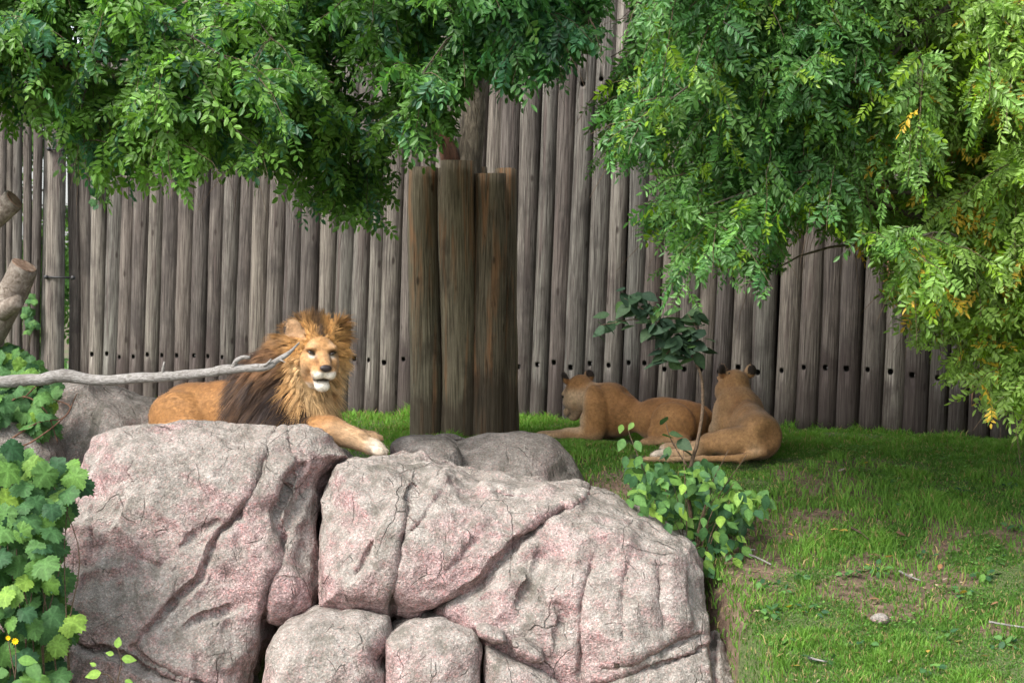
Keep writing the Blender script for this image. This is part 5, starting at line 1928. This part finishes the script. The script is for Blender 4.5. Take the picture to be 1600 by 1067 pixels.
# sprout in front of the tall boulder
so = px(185, 1120, 13.2)
spr = empty('sprout', so)
tag(spr, 'young light green sprout in front of the tall boulder', 'plant')
stems(spr, [[so, px(183, 1070, 13.2), px(190, 1035, 13.2), px(183, 1010, 13.2)], [px(183, 1075, 13.2), px(170, 1055, 13.18), px(155, 1052, 13.16)]], so, 0.006, 0.003, M['twig'])
for (u, v, xd, sz) in ((183, 1012, (.1, -.2, 1), .085), (190, 1028, (1, -.3, .1), .10), (158, 1050, (-1, -.3, -.2), .11), (178, 1022, (-.8, -.3, .4), .06), (195, 1062, (.9, -.3, -.3), .07), (150, 1040, (-.6, -.3, .6), .05)):
    add_leaf(spr, ovate[6 + (u % 2)], px(u, v, 13.15), xd, (0.1, -0.9, .55), sz, so)
# yellow-flowered weed at the edge of the vine
fo = px(20, 1150, 12.95)
fl = empty('flower', fo)
tag(fl, 'weed with two small yellow flowers and pointed leaves among the vine', 'flower')
stems(fl, [[fo, px(22, 1080, 12.95), px(25, 1040, 12.95), px(24, 1005, 12.95)], [px(24, 1060, 12.95), px(18, 1030, 12.95), px(13, 1000, 12.95)]], fo, .005, .003, M['twig'])
for (u, v, r_) in ((24, 1001, .024), (13, 996, .018)):
    c0 = px(u, v, 12.93)
    mb = MB()
    for k in range(9):
        a = k * 0.698
        vv, ff = leaflet(r_, r_ * .7)
        Rm = np.array(Matrix.Rotation(math.pi / 2, 3, 'X') @ Matrix.Rotation(a, 3, 'Z') @ Matrix.Rotation(-0.3, 3, 'Y'))
        mb.add(vv @ Rm.T + c0, ff, (0.75, 0.50, 0.01))
    link('petals', mb.mesh('petals', M['attr'], False, fo), fl)
for (u, v, xd, sz) in ((28, 1030, (.8, -.3, .2), .13), (14, 1050, (-.7, -.3, .1), .14), (45, 1035, (.6, -.3, -.9), .16), (30, 1060, (-.2, -.3, -1), .12)):
    add_leaf(fl, ovate[2], px(u, v, 12.9), xd, (0.1, -0.8, .7), sz, fo)

# ------------------------------------------------------------------ grass, weeds and litter
rs = np.random.default_rng(77)


def grass_field(n, x0, x1, y0, y1, seed, hgt):
    r = np.random.default_rng(seed)
    xg, yg = r.uniform(x0, x1, n), r.uniform(y0, y1, n)
    P = np.stack([xg, yg, 0 * xg], 1)
    bare, nn, n2 = bare_soil(xg, yg)
    keep = r.random(n) > bare
    # nothing grows under the boulders
    keep &= ~((xg < 1.3) & (yg < 15.0)) & ~((xg < 0.65) & (yg < 16.4))
    xg, yg, nn, n2 = xg[keep], yg[keep], nn[keep], n2[keep]
    n = len(xg)
    zg = ground_z(xg, yg)
    far = sstep(17.0, 19.0, yg)
    clump = np.clip(0.85 + 1.4 * n2, 0.5, 2.3)
    H = hgt * r.uniform(0.5, 1.3, n) * clump
    # the lionesses press the turf flat
    for (ax_, ay_, rx_, ry_) in ((1.15, 18.35, 0.95, 0.55), (0.35, 18.8, 0.5, 0.3), (1.9, 17.1, 0.8, 0.5)):
        H *= 1 - 0.65 * np.exp(-(((xg - ax_) / rx_) ** 2 + ((yg - ay_) / ry_) ** 2) ** 2)
    # longer fringe along the foot of the fence
    fd = np.abs((xg - FA[0]) * FD[1] - (yg - FA[1]) * FD[0])
    H *= 1 + 0.7 * sstep(0.5, 0.15, fd)
    a = r.uniform(0, 2 * math.pi, n)
    lean = r.uniform(0.15, 0.9, n)
    wd = r.uniform(0.003, 0.006, n)
    dx, dy = np.cos(a) * lean, np.sin(a) * lean
    b_ = r.uniform(0, math.pi, n)
    wx_, wy_ = np.cos(b_) * wd, np.sin(b_) * wd
    B = np.stack([xg, yg, zg - 0.01], 1)
    Mi = B + np.stack([dx * H * .35, dy * H * .35, H * .6], 1)
    Ti = B + np.stack([dx * H, dy * H, H * (1 - 0.25 * lean)], 1)
    Wv = np.stack([wx_, wy_, 0 * wx_], 1)
    V = np.stack([B - Wv, B + Wv, Mi - Wv * .8, Mi + Wv * .8, Ti], 1).reshape(-1, 3)
    k = np.arange(n)[:, None] * 5
    Q, T = k + np.array([[0, 1, 3, 2]]), k + np.array([[2, 3, 4]])
    g1, g2, g3 = np.array([0.075, 0.175, 0.028]), np.array([0.15, 0.30, 0.045]), np.array([0.19, 0.30, 0.06])
    t = np.clip(0.45 + 0.8 * n2 - 0.3 * nn + r.normal(0, .22, n), 0, 1)[:, None]
    c_ = g1 * (1 - t) + g2 * t
    c_ = c_ * (1 - far[:, None] * .35) + np.array([0.17, 0.36, 0.04]) * far[:, None] * .35
    dry = (r.random(n) < 0.09)[:, None]
    c_ = np.where(dry, np.array([0.34, 0.27, 0.12]), c_) * r.uniform(.8, 1.2, (n, 1))
    return V, [Q, T], np.repeat(c_, 5, 0)


mb = MB()
mb.add(*grass_field(260000, 0.3, 5.9, 12.2, 18.2, 1, 0.072))
mb.add(*grass_field(150000, -1.2, 6.2, 17.2, 22.3, 2, 0.055))
mb.add(*grass_field(50000, -6.0, -0.8, 16.8, 24.5, 3, 0.060))
go = link('grass', mb.mesh('grass', M['grass'], False))
tag(go, 'short green turf with bare patches on the bank and along the fence', 'grass', kind='stuff')

# straw, bark chips and clover leaves strewn through the turf
r = np.random.default_rng(5)
n = 26000
xg, yg = r.uniform(1.3, 5.8, n), r.uniform(12.3, 18.0, n)
bs, nn, n2 = bare_soil(xg, yg)
chip = r.random(n) < 0.45
keep = np.where(chip, r.random(n) < 0.25 + 0.5 * bs, (fbm(np.stack([xg, yg, 0 * xg], 1), 0.5, 2, 66) > 0.08) & (r.random(n) > bs))
xg, yg, chip = xg[keep], yg[keep], chip[keep]
n = len(xg)
a = r.uniform(0, 6.28, n)
ln = np.where(chip, r.uniform(.015, .05, n), r.uniform(.018, .034, n))
wd = np.where(chip, ln * r.uniform(.12, .4, n), ln * 0.8)
zz = ground_z(xg, yg) + np.where(chip, 0.012, r.uniform(.015, .06, n))
c0 = np.stack([xg, yg, zz], 1)
e1 = np.stack([np.cos(a), np.sin(a), r.normal(0, .2, n)], 1) * (ln / 2)[:, None]
e2 = np.stack([-np.sin(a), np.cos(a), r.normal(0, .35, n)], 1) * (wd / 2)[:, None]
V = np.stack([c0 - e1, c0 + e2, c0 + e1, c0 - e2], 1).reshape(-1, 3)
pal = np.array([[.30, .22, .13], [.20, .13, .08], [.42, .34, .22], [.13, .085, .055]])
cc = np.where(chip[:, None], pal[r.integers(0, 4, n)], np.array([.10, .22, .045]) * r.uniform(.7, 1.4, (n, 1)))
o = link('ground_litter', np_mesh('ground_litter', V, np.arange(4 * n).reshape(-1, 4), M['grass'], np.repeat(cc, 4, 0), False))
tag(o, 'straw, bark chips and clover leaves strewn over the grass bank', 'litter', kind='stuff')

# low broad-leaved weeds on the bank
wpos = [(1195, 915), (1205, 965), (1190, 1000), (1222, 1010), (1215, 1045), (1240, 905), (1330, 900), (1370, 895), (1290, 1040), (1500, 930), (1480, 1000), (1560, 880), (1590, 830), (1420, 800), (1510, 770), (1350, 1010),
        (1450, 1050), (1570, 1010), (1265, 960), (1540, 905), (1390, 760), (1580, 760), (1440, 870)]


def on_ground(u, v):
    d = 16.0
    for _ in range(40):
        p = px(u, v, d)
        g = float(ground_z(p[0], p[1]))
        d += (p[2] - g) * 2.2
        d = min(max(d, 11.5), 24)
    return px(u, v, d)


for k, (u, v) in enumerate(wpos):
    p = on_ground(u, v)
    p[2] = float(ground_z(p[0], p[1]))
    w_ = empty('weed', p)
    tag(w_, 'low broad-leaved weed rosette growing in the turf of the bank', 'weed', 'weeds in the turf')
    for q_ in range(int(rs.integers(7, 15))):
        a = rs.uniform(0, 6.28)
        rr = rs.uniform(0.0, .10)
        e = np.array([math.cos(a), math.sin(a), 0])
        add_leaf(w_, ovate[rs.choice([0, 1, 4, 5, 2])], p + e * rr + [0, 0, rs.uniform(.01, .06)], e + [0, 0, -0.1], np.array([0, -0.2, 1]) + rs.normal(0, .4, 3), rs.uniform(.04, .08), p)

litter = leaf_set(lambda r_, c_: ovate_leaf(r_, c_, 0.55), [(0.36, 0.22, 0.12), (0.48, 0.33, 0.07), (0.22, 0.13, 0.075), (0.44, 0.37, 0.28)], 6, 1)
lpos = [(1290, 730), (1357, 730), (1180, 830), (1300, 832), (1310, 836), (1240, 845), (1360, 875), (1425, 905), (1382, 880), (1355, 890), (1230, 930), (1245, 960), (1252, 965), (1235, 955), (1470, 890), (1475, 915), (1497, 932),
        (1510, 932), (1375, 945), (1500, 1010), (1345, 1030), (1450, 1025), (1535, 740), (1270, 850), (1200, 820), (1325, 838), (1400, 840), (1430, 740), (1545, 1035), (1480, 840), (1290, 760), (1310, 745), (1225, 1030), (1250, 1050), (1560, 950), (1390, 1040)]
for k, (u, v) in enumerate(lpos):
    p = on_ground(u, v)
    p[2] = float(ground_z(p[0], p[1])) + 0.045
    c_ = k % 4
    lab = ('tan', 'yellow', 'brown', 'bleached')[c_]
    o = link('fallen_leaf', litter[c_], None, p)
    o.rotation_euler = (rs.normal(0, .35), rs.normal(0, .35), rs.uniform(0, 6.28))
    s_ = float(rs.uniform(.05, .095))
    o.scale = (s_, s_, s_)
    tag(o, lab + ' fallen leaf lying on the grass bank', 'leaf', lab + ' fallen leaves on the bank')
for k, (pts, lab) in enumerate((([(1165, 872), (1185, 880), (1205, 890)], 'pale dry stick lying on bare soil beside the shrub'), ([(1405, 900), (1420, 908), (1438, 915)], 'short pale stick lying in the middle of the turf'),
                                ([(1165, 866), (1180, 867)], 'tiny straw-coloured stick beside the shrub'), ([(1330, 832), (1345, 840), (1357, 850)], 'thin dark twig lying on the turf'),
                                ([(1545, 980), (1575, 985), (1610, 990)], 'long flat stick half buried in the turf'), ([(1262, 1036), (1292, 1043)], 'short stick lying by the foot of the sloping boulder'))):
    pp = []
    for (u, v) in pts:
        p = on_ground(u, v)
        p[2] = float(ground_z(p[0], p[1])) + 0.04
        pp.append(p)
    V, F = tube(catmull(pp, 10), np.linspace(.009, .005, 10), 6, True, .15, k)
    tag(link('stick', np_mesh('stick', V - pp[0], F, M['deadwood' if k != 3 else 'twig']), None, pp[0]), lab, 'stick')
# stone in the turf
p = on_ground(1372, 973)
p[2] = float(ground_z(p[0], p[1]))
V, Q = eval_prims([ell((0, 0, 0.03), (.055, .045, .03)), ell((0.03, 0.0, 0.025), (.04, .035, .025))], 0.007)
V = V + vert_normals(V, Q) * (0.006 * fbm(V, 0.04, 2, 3))[:, None]
tag(link('stone', np_mesh('stone', V, Q, M['rock']), None, p), 'small pale stone lying alone in the turf', 'stone')
